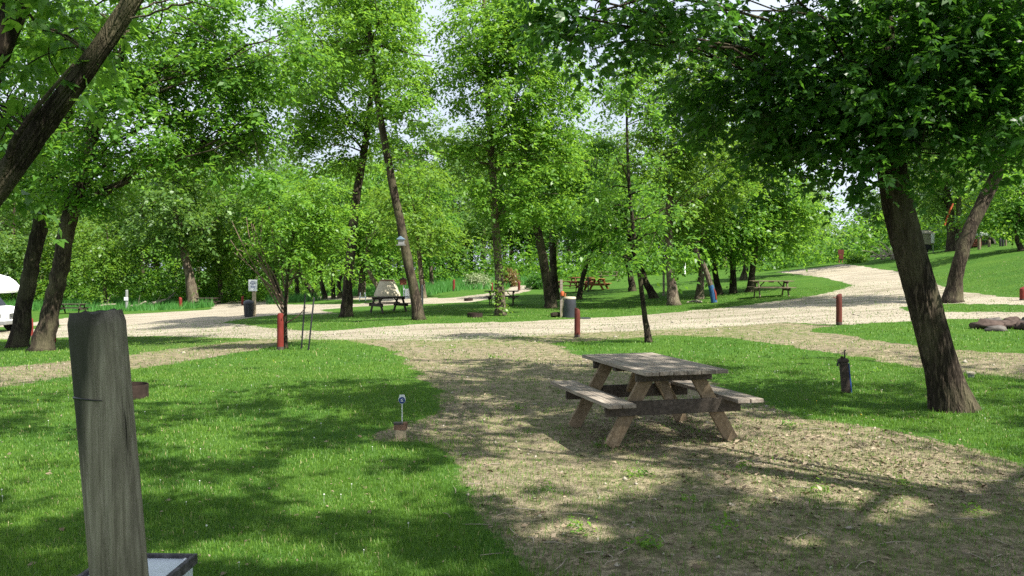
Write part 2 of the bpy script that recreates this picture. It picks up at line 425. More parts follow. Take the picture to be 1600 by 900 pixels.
# ------------------------------------------------------------------ ground: one continuous sheet, shared out by surface
def build_ground():
    fine = np.linspace(-math.radians(46), math.radians(46), 620)
    coarse = np.linspace(math.radians(46), 2*math.pi-math.radians(46), 60)[1:-1]
    ang = np.concatenate([fine, coarse])              # 0 = +Y, clockwise
    rad = [0.4]
    while rad[-1] < 120: rad.append(rad[-1]*1.0095+0.002)
    while rad[-1] < 1500: rad.append(rad[-1]*1.25)
    rad = np.array(rad)
    A, R = np.meshgrid(ang, rad)
    X = R*np.sin(A); Y = R*np.cos(A); Z = H(X, Y)
    na, nr = len(ang), len(rad)
    V = np.stack([X.ravel(), Y.ravel(), Z.ravel()], 1)
    V = np.vstack([V, [0, 0, h1(0, 0)]])
    g, d, s = masks(V[:, 0], V[:, 1])
    i, j = np.meshgrid(np.arange(nr-1), np.arange(na), indexing='ij'); j2 = (j+1) % na
    Q = np.stack([i*na+j, i*na+j2, (i+1)*na+j2, (i+1)*na+j], -1).reshape(-1, 4)[:, ::-1]
    T = np.stack([np.arange(na), (np.arange(na)+1) % na, np.full(na, len(V)-1)], 1)
    gm = g[Q].mean(1); dm = d[Q].mean(1)
    cls = np.where(gm > .5, 1, np.where(dm > .5, 2, 0))
    for c, nm in ((0, 'grass_ground'), (1, 'gravel_road'), (2, 'dirt_path')):
        q = Q[cls == c]
        faces = q.ravel(); nper = np.full(len(q), 4)
        if c == 0:
            faces = np.concatenate([faces, T.ravel()]); nper = np.concatenate([nper, np.full(len(T), 3)])
        used, inv = np.unique(faces, return_inverse=True)
        me = np_mesh(nm, V[used], inv, nper, M['ground'], {'gravel': ('POINT', g[used]), 'dirt': ('POINT', d[used]), 'scrub': ('POINT', s[used])}, smooth=True)
        o = link(bpy.data.objects.new(nm, me)); o['kind'] = 'structure'
build_ground()

# ------------------------------------------------------------------ leaves
def unit(a): return a/np.maximum(np.linalg.norm(a, axis=-1, keepdims=True), 1e-9)
def leaves_mesh(name, Pn, D, N, S, tint, mat, wid=.48, fold=.12):
    D = unit(D); N = unit(N-D*(N*D).sum(1, keepdims=True)); B = np.cross(N, D)
    S = S[:, None]
    v0 = Pn; v2 = Pn+D*S
    m = Pn+D*S*.42+N*S*fold
    v1 = m+B*S*wid*.5; v3 = m-B*S*wid*.5
    V = np.stack([v0, v1, v2, v3], 1).reshape(-1, 3)
    return np_mesh(name, V, np.arange(len(V)), 4, mat, {'tint': ('FACE', tint)})

def spray_leaves(C, dirs, L, k, size, r, droop=.35, trio=False):
    n = len(C)
    t = (np.arange(k)+.6)/k
    perp = unit(np.cross(dirs, np.array([0,0,1.0]))+r.normal(0, .15, (n, 3)))
    side = np.where(np.arange(k) % 2 == 0, 1.0, -1.0)
    Pn = C[:, None]+dirs[:, None]*(L[:, None]*t)[..., None]
    Pn[..., 2] -= droop*L[:, None]*t**2
    Pn = Pn+r.normal(0, .05, Pn.shape)*L[:, None, None]
    D = dirs[:, None]*.5+perp[:, None]*side[None, :, None]*.9+np.array([0,0,-.45])+r.normal(0, .35, (n, k, 3))
    N = np.array([0,0,1.0])+r.normal(0, .5, (n, k, 3))+dirs[:, None]*.2
    S = size*r.uniform(.5, 1.35, (n, k))*r.uniform(.75, 1.2, (n, 1))
    ct = .5+.22*np.sin(C[:, 0]*1.9+np.sin(C[:, 2]*1.3)*2)*np.sin(C[:, 2]*2.1+C[:, 1]*1.1+np.sin(C[:, 0])*1.5)+r.normal(0, .14, n)
    T = np.clip(ct[:, None]+r.normal(0, .2, (n, k)), 0, 1)
    Pn, D, N, S, T = Pn.reshape(-1, 3), D.reshape(-1, 3), N.reshape(-1, 3), S.ravel(), T.ravel()
    if trio:
        D = unit(D); N = unit(N-D*(N*D).sum(1, keepdims=True)); B = np.cross(N, D)
        PP, DD, NN, SS, TT = [], [], [], [], []
        for off, bb, scl in ((.55, 0, 1.0), (.35, .9, .85), (.35, -.9, .85)):
            PP.append(Pn+D*(S*off)[:, None]*.8); DD.append(D+B*bb+r.normal(0, .12, D.shape)); NN.append(N+r.normal(0, .22, N.shape))
            SS.append(S*scl); TT.append(T)
        Pn, D, N, S, T = map(np.concatenate, (PP, DD, NN, SS, TT))
    return Pn, D, N, S, T

def bez(a, b, c, n):
    t = np.linspace(0, 1, n)[:, None]
    return (1-t)**2*a+2*t*(1-t)*b+t*t*c

def smooth_path(pts, rad, n):
    pts = np.asarray(pts, float); rad = np.asarray(rad, float)
    s = np.concatenate([[0], np.cumsum(np.linalg.norm(np.diff(pts, axis=0), axis=1))])
    q = np.linspace(0, s[-1], n)
    # Catmull-like smoothing by repeated averaging of a dense linear resample
    out = np.stack([np.interp(q, s, pts[:, k]) for k in range(3)], 1); rr = np.interp(q, s, rad)
    for _ in range(max(2, n//10)):
        out[1:-1] = (out[:-2]+2*out[1:-1]+out[2:])/4
    return out, rr

def grow(path, rad, blobs, leaf, lai, seed, clump=.75, prune=None, trio=False, limbk=1.0, per=10, sides=10, rough=.10, spray_len=None, gap=0.0):
    """returns trunk MB (world) and leaf arrays"""
    r = np.random.default_rng(seed); rs = random.Random(seed)
    path = np.asarray(path, float)
    nring = max(12, len(path)*5)
    pp, rr = smooth_path(path, rad, nring)
    pp[1:-1] += r.normal(0, .05, (nring-2, 3))*rr[1:-1, None]*np.array([1, 1, .2])
    tr = MB(); tr.tube(pp, rr, sides, True, rough, seed)
    limb_pts = [pp[int(nring*.45):]]; limb_r = [rr[int(nring*.45):]]
    C_all, D_all = [], []
    for (c, rad3, w) in blobs:
        c = np.asarray(c, float); rad3 = np.asarray(rad3, float)
        hd = np.hypot(pp[:, 0]-c[0], pp[:, 1]-c[1])
        score = np.abs((c[2]-pp[:, 2])-hd*.4)+np.where(pp[:, 2] > c[2], 3, 0)
        k = int(np.argmin(score[2:]))+2; a = pp[k]
        nl = max(1, int(2+rad3.mean()*.8))
        for q in range(nl):
            e = c+r.normal(0, .42, 3)*rad3
            if e[2] < a[2]-.5: e[2] = a[2]+r.uniform(-.3, .6)
            mid = a*.5+e*.5+np.array([0, 0, .12*np.linalg.norm(e-a)])+r.normal(0, .08, 3)*np.linalg.norm(e-a)
            b = bez(a, mid, e, 9); b[1:] += r.normal(0, .03, (8, 3))*np.linalg.norm(e-a)*.5
            r0 = limbk*min(rr[k]*.45, .016+.010*np.linalg.norm(e-a)); br = np.linspace(r0, min(.014, r0), 9)
            tr.tube(b, br, 6, False, 0, 0); limb_pts.append(b[2:]); limb_r.append(br[2:])
        A = math.pi*rad3[0]*rad3[2]
        nsp = max(6, int(lai*w*A/(leaf*leaf*.27*(2.7 if trio else 1))/per))
        ncl = max(4, int(w*nsp/20))
        u = unit(r.normal(0, 1, (ncl, 3))); u[:, 2] *= 1.0
        cl = c+u*(r.random((ncl, 1))**(1/2.6))*rad3
        idx = r.integers(0, ncl, nsp)
        crad = clump*(.5+.85*r.random(ncl))
        off = r.normal(0, .5, (nsp, 3))*np.array([1, 1, .62])
        C = cl[idx]+off*crad[idx][:, None]
        out = unit(C-c)
        dr = unit(out*np.array([1, 1, .25])*.8+r.normal(0, .6, (nsp, 3))*np.array([1, 1, .4])+np.array([0, 0, -.12]))
        C_all.append(C); D_all.append(dr)
        LP = np.concatenate(limb_pts); LR = np.concatenate(limb_r)
        for e in cl[:220]:
            dist = np.linalg.norm(LP-e, axis=1)+np.where(LP[:, 2] > e[2]+.2, .8, 0)
            k = int(np.argmin(dist)); a = LP[k]
            if np.linalg.norm(e-a) > 6: continue
            mid = (a+e)/2+np.array([0, 0, .1])*np.linalg.norm(e-a)+r.normal(0, .1, 3)*np.linalg.norm(e-a)
            tr.tube(bez(a, mid, e, 5), np.linspace(min(LR[k]*.7, .028), .006, 5), 4, False)
    C = np.concatenate(C_all); D = np.concatenate(D_all)
    if prune is not None:
        kmask = prune(C, r); C, D = C[kmask], D[kmask]
    L = r.uniform(.6, 1.2, len(C))*(spray_len or leaf*4.2)
    return tr, spray_leaves(C, D, L, per, leaf, r, .4, trio)

def put_tree(name, label, tr, lv, base, leafmat, barkmat, group=None, cat='tree'):
    root = thing(name, label, cat, base, 0, group)
    b = np.array(base)
    tr.v = [tuple(np.array(v)-b) for v in tr.v]
    t = tr.build('trunk', barkmat, root, smooth=False)
    for p in t.data.polygons: p.use_smooth = True
    if lv is not None:
        Pn, D, N, S, T = lv
        me = leaves_mesh('crown', Pn-b, D, N, S, T, leafmat, .54)
        link(bpy.data.objects.new('crown', me), root)
    return root

def px_tree(name, label, path_px, blobs_px, leafmat, barkmat, seed, d=None, leaf=None, lai=2.0, clump=None, group=None, flare=1.75, **kw):
    path_px = [(x, y, w*.82) for x, y, w in path_px]
    bx, by, bw = path_px[0]
    base = G(bx, by) if d is None else Vector((*P(bx, by, d)[:2], 0))
    if d is None: d = base.y
    base.z = h1(base.x, base.y)
    r = np.random.default_rng(seed+500)
    pts = [np.array([base.x, base.y, base.z-.12])]; rad = [bw/F*d/2*flare]
    pts.append(np.array([base.x, base.y, base.z+.12])); rad.append(bw/F*d/2*(1+(flare-1)*.35))
    drift = 0.0
    for (x, y, w) in path_px[1:]:
        drift += r.normal(0, .12)
        p = P(x, y, d+drift); p[0] = (x-CX)/F*(d+drift)
        pts.append(p); rad.append(w/F*d/2)
    blobs = []
    for bl in blobs_px:
        cx, cy, rx, ry = bl[:4]; w = bl[4] if len(bl) > 4 else 1.0; dy = bl[5] if len(bl) > 5 else 0.0
        c = P(cx, cy, d+dy); s = (d+dy)/F
        blobs.append((c+np.array([0, r.normal(0, .15)*rx*s, 0]), np.array([rx*s, .5*(rx+ry)*s if rx < ry*1.6 else rx*s*.8, ry*s]), w))
    leaf = leaf or max(.13, .0049*d)
    clump = clump or max(.55, .019*d)
    tr, lv = grow(pts, rad, blobs, leaf, lai*2.3, seed, clump, **kw)
    return put_tree(name, label, tr, lv, tuple(base), M[leafmat], M[barkmat], group)

# ------------------------------------------------------------------ near trees
def big_trunk(path_px, d, base, seed, flare):
    """finely modelled, ridged trunk for the big tree on the right"""
    pts = []; rad = []
    for i, (x, y, w) in enumerate(path_px):
        p = P(x, y, d); pts.append(p); rad.append(w/F*d/2)
    pp, rr = smooth_path(pts, rad, 170)
    mb = MB(); n = 84
    b0 = len(mb.v)
    for i, p in enumerate(pp):
        t = pp[min(i+1, 169)]-pp[max(i-1, 0)]; t = t/np.linalg.norm(t)
        u = np.array([1., 0, 0]); u = u-t*u.dot(t); u /= np.linalg.norm(u); v = np.cross(t, u)
        hgt = p[2]-base.z
        for k in range(n):
            a = 2*math.pi*k/n
            ca, sa = math.cos(a), math.sin(a)
            q = Vector((ca*3.2, sa*3.2, hgt*.9+.25*a*0))
            ridge = 1-abs(mnoise.noise(Vector((ca*6.5, sa*6.5, hgt*1.5)))*2)
            ridge2 = 1-abs(mnoise.noise(Vector((ca*13, sa*13, hgt*3.3+9)))*2)
            lump = mnoise.noise(q)
            root = max(0, 1-hgt/.75)**2*(.26+.42*max(0, mnoise.noise(Vector((ca*2.1+3, sa*2.1, .3)))*2))*flare
            r = rr[i]*(1+.055*lump+root)+.016*ridge+.009*ridge2
            mb.v.append(tuple(p+(u*ca+v*sa)*r))
    for i in range(169):
        for k in range(n):
            k2 = (k+1) % n
            mb.f.append((b0+i*n+k, b0+i*n+k2, b0+(i+1)*n+k2, b0+(i+1)*n+k))
    return mb, pp, rr

NEARW = {21: .80, 33: .50}
def near_tree(name, label, path_px, d, blobs, leaf, lai, seed, leafmat, barkmat, base, flare=1.0, extra=None, clump=.7, prune=shade_prune, limbs=()):
    path_px = [(x, y, w*NEARW[seed]) for x, y, w in path_px]
    mb, pp, rr = big_trunk(path_px, d, base, seed, flare)
    tr, lv = grow(pp[60:], rr[60:], blobs, leaf, lai*2.6, seed, clump, prune=prune, trio=True, limbk=.42, per=7, sides=8, rough=0)
    # drop the plain trunk tube from 'tr' (its first ring block), keep limbs and twigs
    nring = max(12, len(pp[60:])*5); nv = nring*8; nf = (nring-1)*8+2
    off = len(mb.v)
    mb.v += tr.v[nv:]; mb.f += [tuple(i-nv+off for i in f) for f in tr.f[nf:]]
    for pts, r0, r1 in limbs:
        p2, r2 = smooth_path(pts, np.linspace(r0, r1, len(pts)), 24); mb.tube(p2, r2, 10, True, .12, seed)
    return put_tree(name, label, mb, lv, tuple(base), M[leafmat], M[barkmat])

g1 = G(1490, 640); D1 = g1.y
def B(cx, cy, rx, ry, d, w=1.0):
    s = d/F; return (P(cx, cy, d), np.array([rx*s, rx*s*.8, ry*s]), w)
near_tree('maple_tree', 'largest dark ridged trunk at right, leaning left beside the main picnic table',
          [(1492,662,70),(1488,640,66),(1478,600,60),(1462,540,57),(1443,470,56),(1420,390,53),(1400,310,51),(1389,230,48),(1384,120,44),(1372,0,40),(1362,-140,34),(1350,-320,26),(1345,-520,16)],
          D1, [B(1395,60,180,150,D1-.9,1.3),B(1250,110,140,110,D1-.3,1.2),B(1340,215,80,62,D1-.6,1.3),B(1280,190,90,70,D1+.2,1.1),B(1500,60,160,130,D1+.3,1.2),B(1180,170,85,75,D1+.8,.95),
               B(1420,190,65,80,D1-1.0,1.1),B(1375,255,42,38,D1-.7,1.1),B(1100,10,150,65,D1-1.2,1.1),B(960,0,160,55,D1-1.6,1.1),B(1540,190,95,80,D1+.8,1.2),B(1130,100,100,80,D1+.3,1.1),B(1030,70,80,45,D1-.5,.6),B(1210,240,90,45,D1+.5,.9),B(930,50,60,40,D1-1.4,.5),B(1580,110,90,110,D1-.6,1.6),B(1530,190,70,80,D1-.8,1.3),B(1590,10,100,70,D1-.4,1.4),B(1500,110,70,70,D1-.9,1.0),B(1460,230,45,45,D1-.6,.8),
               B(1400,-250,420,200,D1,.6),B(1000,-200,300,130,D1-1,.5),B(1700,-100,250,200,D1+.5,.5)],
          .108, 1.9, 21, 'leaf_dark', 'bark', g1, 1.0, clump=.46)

D3 = 8.0
b3 = Vector((-7.4, D3, h1(-7.4, D3)))
near_tree('leaning_tree', 'dark trunk slanting up to the right across the top left corner',
          [(-450,745,92),(-380,660,84),(-240,520,78),(-130,420,74),(-45,340,70),(0,290,66),(60,205,58),(110,140,52),(160,72,47),(208,0,42),(262,-90,36),(330,-220,28),(380,-340,18)],
          D3, [B(80,60,150,80,D3+.4,.75),B(60,-60,260,110,D3,.8),B(300,10,110,50,D3+.5,.5),B(330,-130,200,110,D3+.3,.7),B(-150,150,160,130,D3,.6),B(30,170,90,60,D3+.5,.22),B(560,-190,200,110,D3,.6)],
          .13, 1.1, 33, 'leaf_mid', 'bark', b3, 1.0, clump=.42,
          limbs=[([P(-130,420,D3),P(-90,260,D3+.2),P(-20,110,D3+.3),P(25,10,D3+.4),P(60,-80,D3+.4)], .17, .11),
                 ([P(0,300,D3),P(20,220,D3-.2),P(60,165,D3-.3),P(115,100,D3-.4)], .04, .012)])

# two unseen trees added by the camera, leaves placed to shade the foreground
def shade_canopies():
    r = np.random.default_rng(77)
    n = 46000
    px = r.uniform(-700, 2300, n); py = 560+(r.random(n)**.75)*900
    w = sun_wish(px, py); keep = r.random(n) > w*.985
    px, py = px[keep], py[keep]
    dd = 1.95*F/(py-HZ); gx = (px-CX)/F*dd; gy = dd; gz = H(gx, gy)
    z = r.uniform(7.5, 14.0, len(gx))
    def up(zz): 
        t = (zz-gz)/SUN[2]; return np.stack([gx+SUN[0]*t, gy+SUN[1]*t, zz], 1)
    C = up(z); qx, qy = to_px(C[:, 0], C[:, 1], C[:, 2])
    vis = (qy > -25) & (C[:, 1] > .3) & (qx > -60) & (qx < 1660)
    ok_over = (C[:, 1] > 6.5) & (((qx > 830) & (qx < 1120) & (qy < 70)) | ((qx > 1120) & (qy < 200)) | ((qx < 330) & (qy < 80)))
    z = np.where(vis & ~ok_over, r.uniform(11, 15, len(z)), z)
    C = up(z); qx, qy = to_px(C[:, 0], C[:, 1], C[:, 2])
    vis = (qy > -25) & (C[:, 1] > .3) & (qx > -60) & (qx < 1660)
    ok_over = (C[:, 1] > 6.5) & (((qx > 830) & (qx < 1120) & (qy < 70)) | ((qx > 1120) & (qy < 200)) | ((qx < 330) & (qy < 80)))
    C = C[~vis | ok_over]
    # density grows as area shrinks toward the camera: thin by ground area
    t = C[:, 2]/SUN[2]; g_y = C[:, 1]-SUN[1]*t
    C = C[r.random(len(C)) < np.clip((g_y/9.0)**1.2, .12, 1)]
    stems = [Vector((9.5, 3.0, 0)), Vector((-3.6, -3.2, 0))]
    own = np.argmin(np.stack([np.hypot(C[:, 0]-s.x, C[:, 1]-s.y) for s in stems]), 0)
    for i, s in enumerate(stems):
        c = C[own == i]; s.z = h1(s.x, s.y)
        mb = MB()
        top = np.array([s.x-.3, s.y+.2, 12.0])
        pp, rr = smooth_path([np.array([s.x, s.y, s.z-.1]), np.array([s.x, s.y, 2.0]), np.array([s.x-.1, s.y+.1, 6.5]), top], [.36, .27, .23, .10], 30)
        mb.tube(pp, rr, 14, True, .1, i)
        ends = c[r.choice(len(c), 26, replace=False)]
        for e in ends:
            k = int(r.integers(11, 24)); a = pp[k]; mid = (a+e)/2+np.array([0, 0, .5])
            mb.tube(bez(a, mid, e, 8), np.linspace(.09, .012, 8), 6, False)
        dr = unit(r.normal(0, 1, c.shape)*np.array([1, 1, .3]))
        lv = spray_leaves(c-dr*.2, dr, r.uniform(.35, .55, len(c)), 8, .125, r, .3, True)
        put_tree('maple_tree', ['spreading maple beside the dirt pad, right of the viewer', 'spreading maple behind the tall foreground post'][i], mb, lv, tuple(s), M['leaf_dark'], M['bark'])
shade_canopies()

# ------------------------------------------------------------------ middle-distance trees, each as the photo shows it
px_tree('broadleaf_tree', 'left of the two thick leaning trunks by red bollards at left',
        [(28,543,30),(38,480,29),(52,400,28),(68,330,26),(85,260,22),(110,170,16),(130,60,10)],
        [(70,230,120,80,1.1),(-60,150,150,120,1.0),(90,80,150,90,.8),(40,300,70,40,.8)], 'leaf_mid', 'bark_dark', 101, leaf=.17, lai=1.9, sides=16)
px_tree('broadleaf_tree', 'right of the two thick leaning trunks by red bollards, bark lit on one side',
        [(64,548,34),(78,490,32),(92,430,31),(108,345,29),(122,285,27),(150,200,20),(185,110,14),(200,20,8)],
        [(190,190,120,90,1.1),(300,110,120,90,1.1),(390,220,55,95,.9),(320,200,80,60,1.0),(200,40,200,90,1.0),(410,70,80,80,.8),(140,290,75,50,.9),(250,255,70,45,.7)], 'leaf_mid', 'bark', 102, leaf=.17, lai=1.9, sides=16)
px_tree('slim_tree', 'light green tree with pale tapering trunk beside the far left bollard',
        [(303,478,20),(296,430,17),(284,380,15),(272,310,12),(268,250,8)],
        [(275,320,70,60),(290,260,55,45),(240,350,45,40,.7),(335,340,50,45,.8)], 'leaf_far', 'bark_light', 103, lai=2.0)
px_tree('broadleaf_tree', 'upright trunk left of the dark picnic table with open crown',
        [(541,495,20),(543,450,18),(549,380,17),(556,310,16),(568,240,14),(576,190,11),(585,90,7)],
        [(560,210,100,70,.8),(500,120,95,90,.9),(610,100,70,80,.7),(560,20,110,80,.8),(500,210,60,50,.6),(450,160,40,60,.45)], 'leaf_bright', 'bark', 104, lai=1.7, sides=14)
t8 = px_tree('tall_tree', 'tall slim trunk leaning left with small blue birdhouse above the dark table',
        [(655,500,19),(648,460,19),(636,400,18),(622,330,16),(606,250,14),(590,160,12),(578,60,9),(570,-60,6)],
        [(560,60,90,90,.9),(620,130,55,60,.8),(520,60,60,80,.6),(600,-40,80,70,.8),(640,170,45,30,.5),(650,240,45,25,.35)], 'leaf_bright', 'bark', 105, lai=1.7, sides=14)
px_tree('broadleaf_tree', 'straight ivy wrapped trunk at centre with tall bright crown',
        [(782,493,17),(780,430,16),(774,350,15),(770,270,14),(765,200,12),(760,100,9),(755,-20,6)],
        [(790,110,90,100),(760,20,70,80,.9),(850,130,65,85,.9),(830,40,70,60,.9),(800,230,80,60,.9),(740,230,45,45,.5),(870,230,55,60,.8),(850,300,45,40,.7),(730,120,35,60,.6),(690,225,35,18,.4),(790,300,60,40,.8)], 'leaf_bright', 'bark_light', 106, lai=2.1, sides=14)
t9 = [o for o in COL.objects if o.get('label', '').startswith('straight ivy')][0]
def ivy(t):
    r = np.random.default_rng(8); n = 130; d = t.location.y
    f = r.random(n)**1.3; py = 490-f*230; px = np.interp(py, [200, 270, 350, 430, 493], [765, 770, 774, 780, 782])+r.normal(0, 5.5, n)
    C = np.stack([(px-CX)/F*d, d-.22+r.uniform(-.05, .25, n), CAMZ+(HZ-py)/F*d], 1)-np.array(t.location)
    dr = unit(r.normal(0, 1, (n, 3))*np.array([1, .5, .6])+np.array([0, -.6, 0]))
    lv = spray_leaves(C, dr, r.uniform(.2, .4, n), 6, .11, r, .5)
    link(bpy.data.objects.new('ivy', leaves_mesh('ivy', *lv, M['leaf_yellow'], .7)), t)
ivy(t9)
px_tree('broadleaf_tree', 'thick trunk leaning left just behind the grey barrel',
        [(861,481,19),(856,450,18),(848,400,17),(838,350,15),(828,300,11)],
        [(830,310,70,60),(880,260,70,70),(800,270,50,50,.8)], 'leaf_mid', 'bark', 107, lai=2.0)
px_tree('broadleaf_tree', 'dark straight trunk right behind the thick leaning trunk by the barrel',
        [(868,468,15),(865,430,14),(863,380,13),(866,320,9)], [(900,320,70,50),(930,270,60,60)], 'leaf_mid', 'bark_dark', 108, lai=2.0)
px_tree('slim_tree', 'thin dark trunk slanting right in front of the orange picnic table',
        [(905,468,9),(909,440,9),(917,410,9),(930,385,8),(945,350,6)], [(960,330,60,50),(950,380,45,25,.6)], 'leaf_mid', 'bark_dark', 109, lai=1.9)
px_tree('sapling', 'slim dark sapling rising behind the main picnic table',
        [(1014,535,11),(1007,495,10),(1001,440,9),(992,380,8),(984,310,7),(980,220,5),(978,120,3)],
        [(985,280,70,60,.45),(1000,180,70,60,.5),(960,130,60,45,.5),(1000,370,65,50,.65),(950,390,35,30,.5),(1040,320,45,50,.6),(990,60,60,40,.4)], 'leaf_mid', 'bark_dark', 110, lai=1.3, clump=.45)
px_tree('broadleaf_tree', 'rough pale trunk flaring at its base, standing mid lawn beyond the sapling',
        [(1053,477,20),(1049,440,17),(1046,400,16),(1044,350,14),(1050,250,11),(1055,120,7)],
        [(1060,130,80,80),(1100,220,70,70),(1030,240,60,60,.8),(1080,320,70,50),(1110,90,60,60,.8),(1010,130,40,60,.6),(1140,290,50,50,.8)], 'leaf_yellow', 'bark_light', 111, lai=1.9, sides=14)
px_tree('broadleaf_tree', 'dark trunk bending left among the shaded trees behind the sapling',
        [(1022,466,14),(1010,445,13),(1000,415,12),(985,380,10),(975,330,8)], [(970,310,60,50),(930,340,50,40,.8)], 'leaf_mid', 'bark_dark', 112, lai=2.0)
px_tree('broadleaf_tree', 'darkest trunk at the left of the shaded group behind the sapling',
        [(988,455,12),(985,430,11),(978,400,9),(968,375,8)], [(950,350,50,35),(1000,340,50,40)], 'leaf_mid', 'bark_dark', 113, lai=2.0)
px_tree('broadleaf_tree', 'upright trunk crossed by the leaning blue wrapped log',
        [(1093,467,14),(1095,440,13),(1098,400,11),(1104,340,8)], [(1110,330,60,60),(1080,370,45,35,.8),(1130,380,35,35,.7)], 'leaf_mid', 'bark_light', 114, lai=2.0)
px_tree('broadleaf_tree', 'curved dark trunk just right of the leaning blue wrapped log',
        [(1124,460,11),(1118,430,11),(1113,400,10),(1118,360,7)], [(1140,340,55,50),(1165,300,45,45)], 'leaf_mid', 'bark_dark', 115, lai=2.0)
px_tree('broadleaf_tree', 'straight dark trunk left of the olive picnic table',
        [(1146,458,12),(1145,420,11),(1143,380,10),(1146,320,7)], [(1160,320,60,55),(1195,280,55,60),(1200,350,45,40,.8)], 'leaf_mid', 'bark_dark', 116, lai=2.0)
px_tree('broadleaf_tree', 'trunk standing right behind the left end of the olive picnic table',
        [(1172,456,13),(1175,430,12),(1179,400,11),(1184,350,8)], [(1200,330,60,50),(1235,300,55,55),(1230,360,45,40,.8)], 'leaf_bright', 'bark', 117, lai=1.9)
px_tree('broadleaf_tree', 'far trunk forking low, behind the trees by the olive table',
        [(1162,437,11),(1166,415,9),(1160,390,8),(1158,340,6)], [(1170,340,60,40),(1225,340,60,40)], 'leaf_far', 'bark', 118, lai=2.0)
px_tree('broadleaf_tree', 'second trunk at right, behind the largest one, leaning right over the gravel',
        [(1488,472,30),(1492,440,26),(1500,405,25),(1518,350,25),(1545,300,24),(1562,260,22),(1585,200,19),(1620,110,14),(1640,0,9)],
        [(1560,190,80,60,.8),(1620,120,90,90,.9),(1520,110,70,60,.7),(1590,20,130,70,.9),(1480,240,45,35,.5),(1500,20,70,60,.7)], 'leaf_mid', 'bark', 119, lai=1.7, sides=16)
px_tree('broadleaf_tree', 'thick twin trunk beyond the bank with an orange strap tied round it',
        [(1489,392,19),(1487,365,17),(1484,330,15),(1476,290,12),(1470,230,9)], [(1450,270,60,60,.9),(1500,220,70,60,.8),(1430,200,60,60,.8)], 'leaf_far', 'bark', 120, lai=1.7)
px_tree('slim_tree', 'slimmer trunk just right of the orange strapped tree',
        [(1497,391,11),(1499,360,10),(1498,320,9),(1500,260,7)], [(1530,290,55,50),(1540,340,35,25,.5)], 'leaf_yellow', 'bark_light', 121, lai=1.7)
px_tree('broadleaf_tree', 'low spreading tree over the stumps at the far right bank',
        [(1596,392,9),(1588,375,8),(1590,340,7),(1596,300,6)], [(1560,332,42,20),(1615,325,50,32),(1580,285,60,40),(1650,350,40,22)], 'leaf_mid', 'bark', 122, lai=2.2)
# the row of shaded trees beyond the gravel loop, behind the sign
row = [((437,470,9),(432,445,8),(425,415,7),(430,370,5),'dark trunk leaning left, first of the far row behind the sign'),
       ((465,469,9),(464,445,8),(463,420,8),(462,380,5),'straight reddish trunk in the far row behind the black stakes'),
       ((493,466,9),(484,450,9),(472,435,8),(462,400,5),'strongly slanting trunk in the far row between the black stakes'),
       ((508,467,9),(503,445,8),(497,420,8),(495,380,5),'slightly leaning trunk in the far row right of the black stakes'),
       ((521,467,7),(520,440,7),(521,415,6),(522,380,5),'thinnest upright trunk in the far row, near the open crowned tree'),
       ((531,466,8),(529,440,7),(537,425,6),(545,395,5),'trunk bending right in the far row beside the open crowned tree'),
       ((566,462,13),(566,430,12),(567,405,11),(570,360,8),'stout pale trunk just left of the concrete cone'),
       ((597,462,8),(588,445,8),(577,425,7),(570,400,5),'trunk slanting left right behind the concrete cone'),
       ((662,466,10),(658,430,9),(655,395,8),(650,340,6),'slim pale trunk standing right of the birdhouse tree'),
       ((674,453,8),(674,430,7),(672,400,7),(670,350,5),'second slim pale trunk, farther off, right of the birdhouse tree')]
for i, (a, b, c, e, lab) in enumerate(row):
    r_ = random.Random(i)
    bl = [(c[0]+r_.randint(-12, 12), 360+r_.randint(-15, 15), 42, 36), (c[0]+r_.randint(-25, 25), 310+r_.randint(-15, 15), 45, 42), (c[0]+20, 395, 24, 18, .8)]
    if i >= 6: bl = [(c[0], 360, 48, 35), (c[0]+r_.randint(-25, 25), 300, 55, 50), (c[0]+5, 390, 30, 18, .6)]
    px_tree('broadleaf_tree', lab, [a, b, c, e], bl, ['leaf_mid','leaf_bright','leaf_yellow'][i % 3 if i > 5 else 0], 'bark_dark' if i < 6 else 'bark_light', 140+i, lai=1.9)

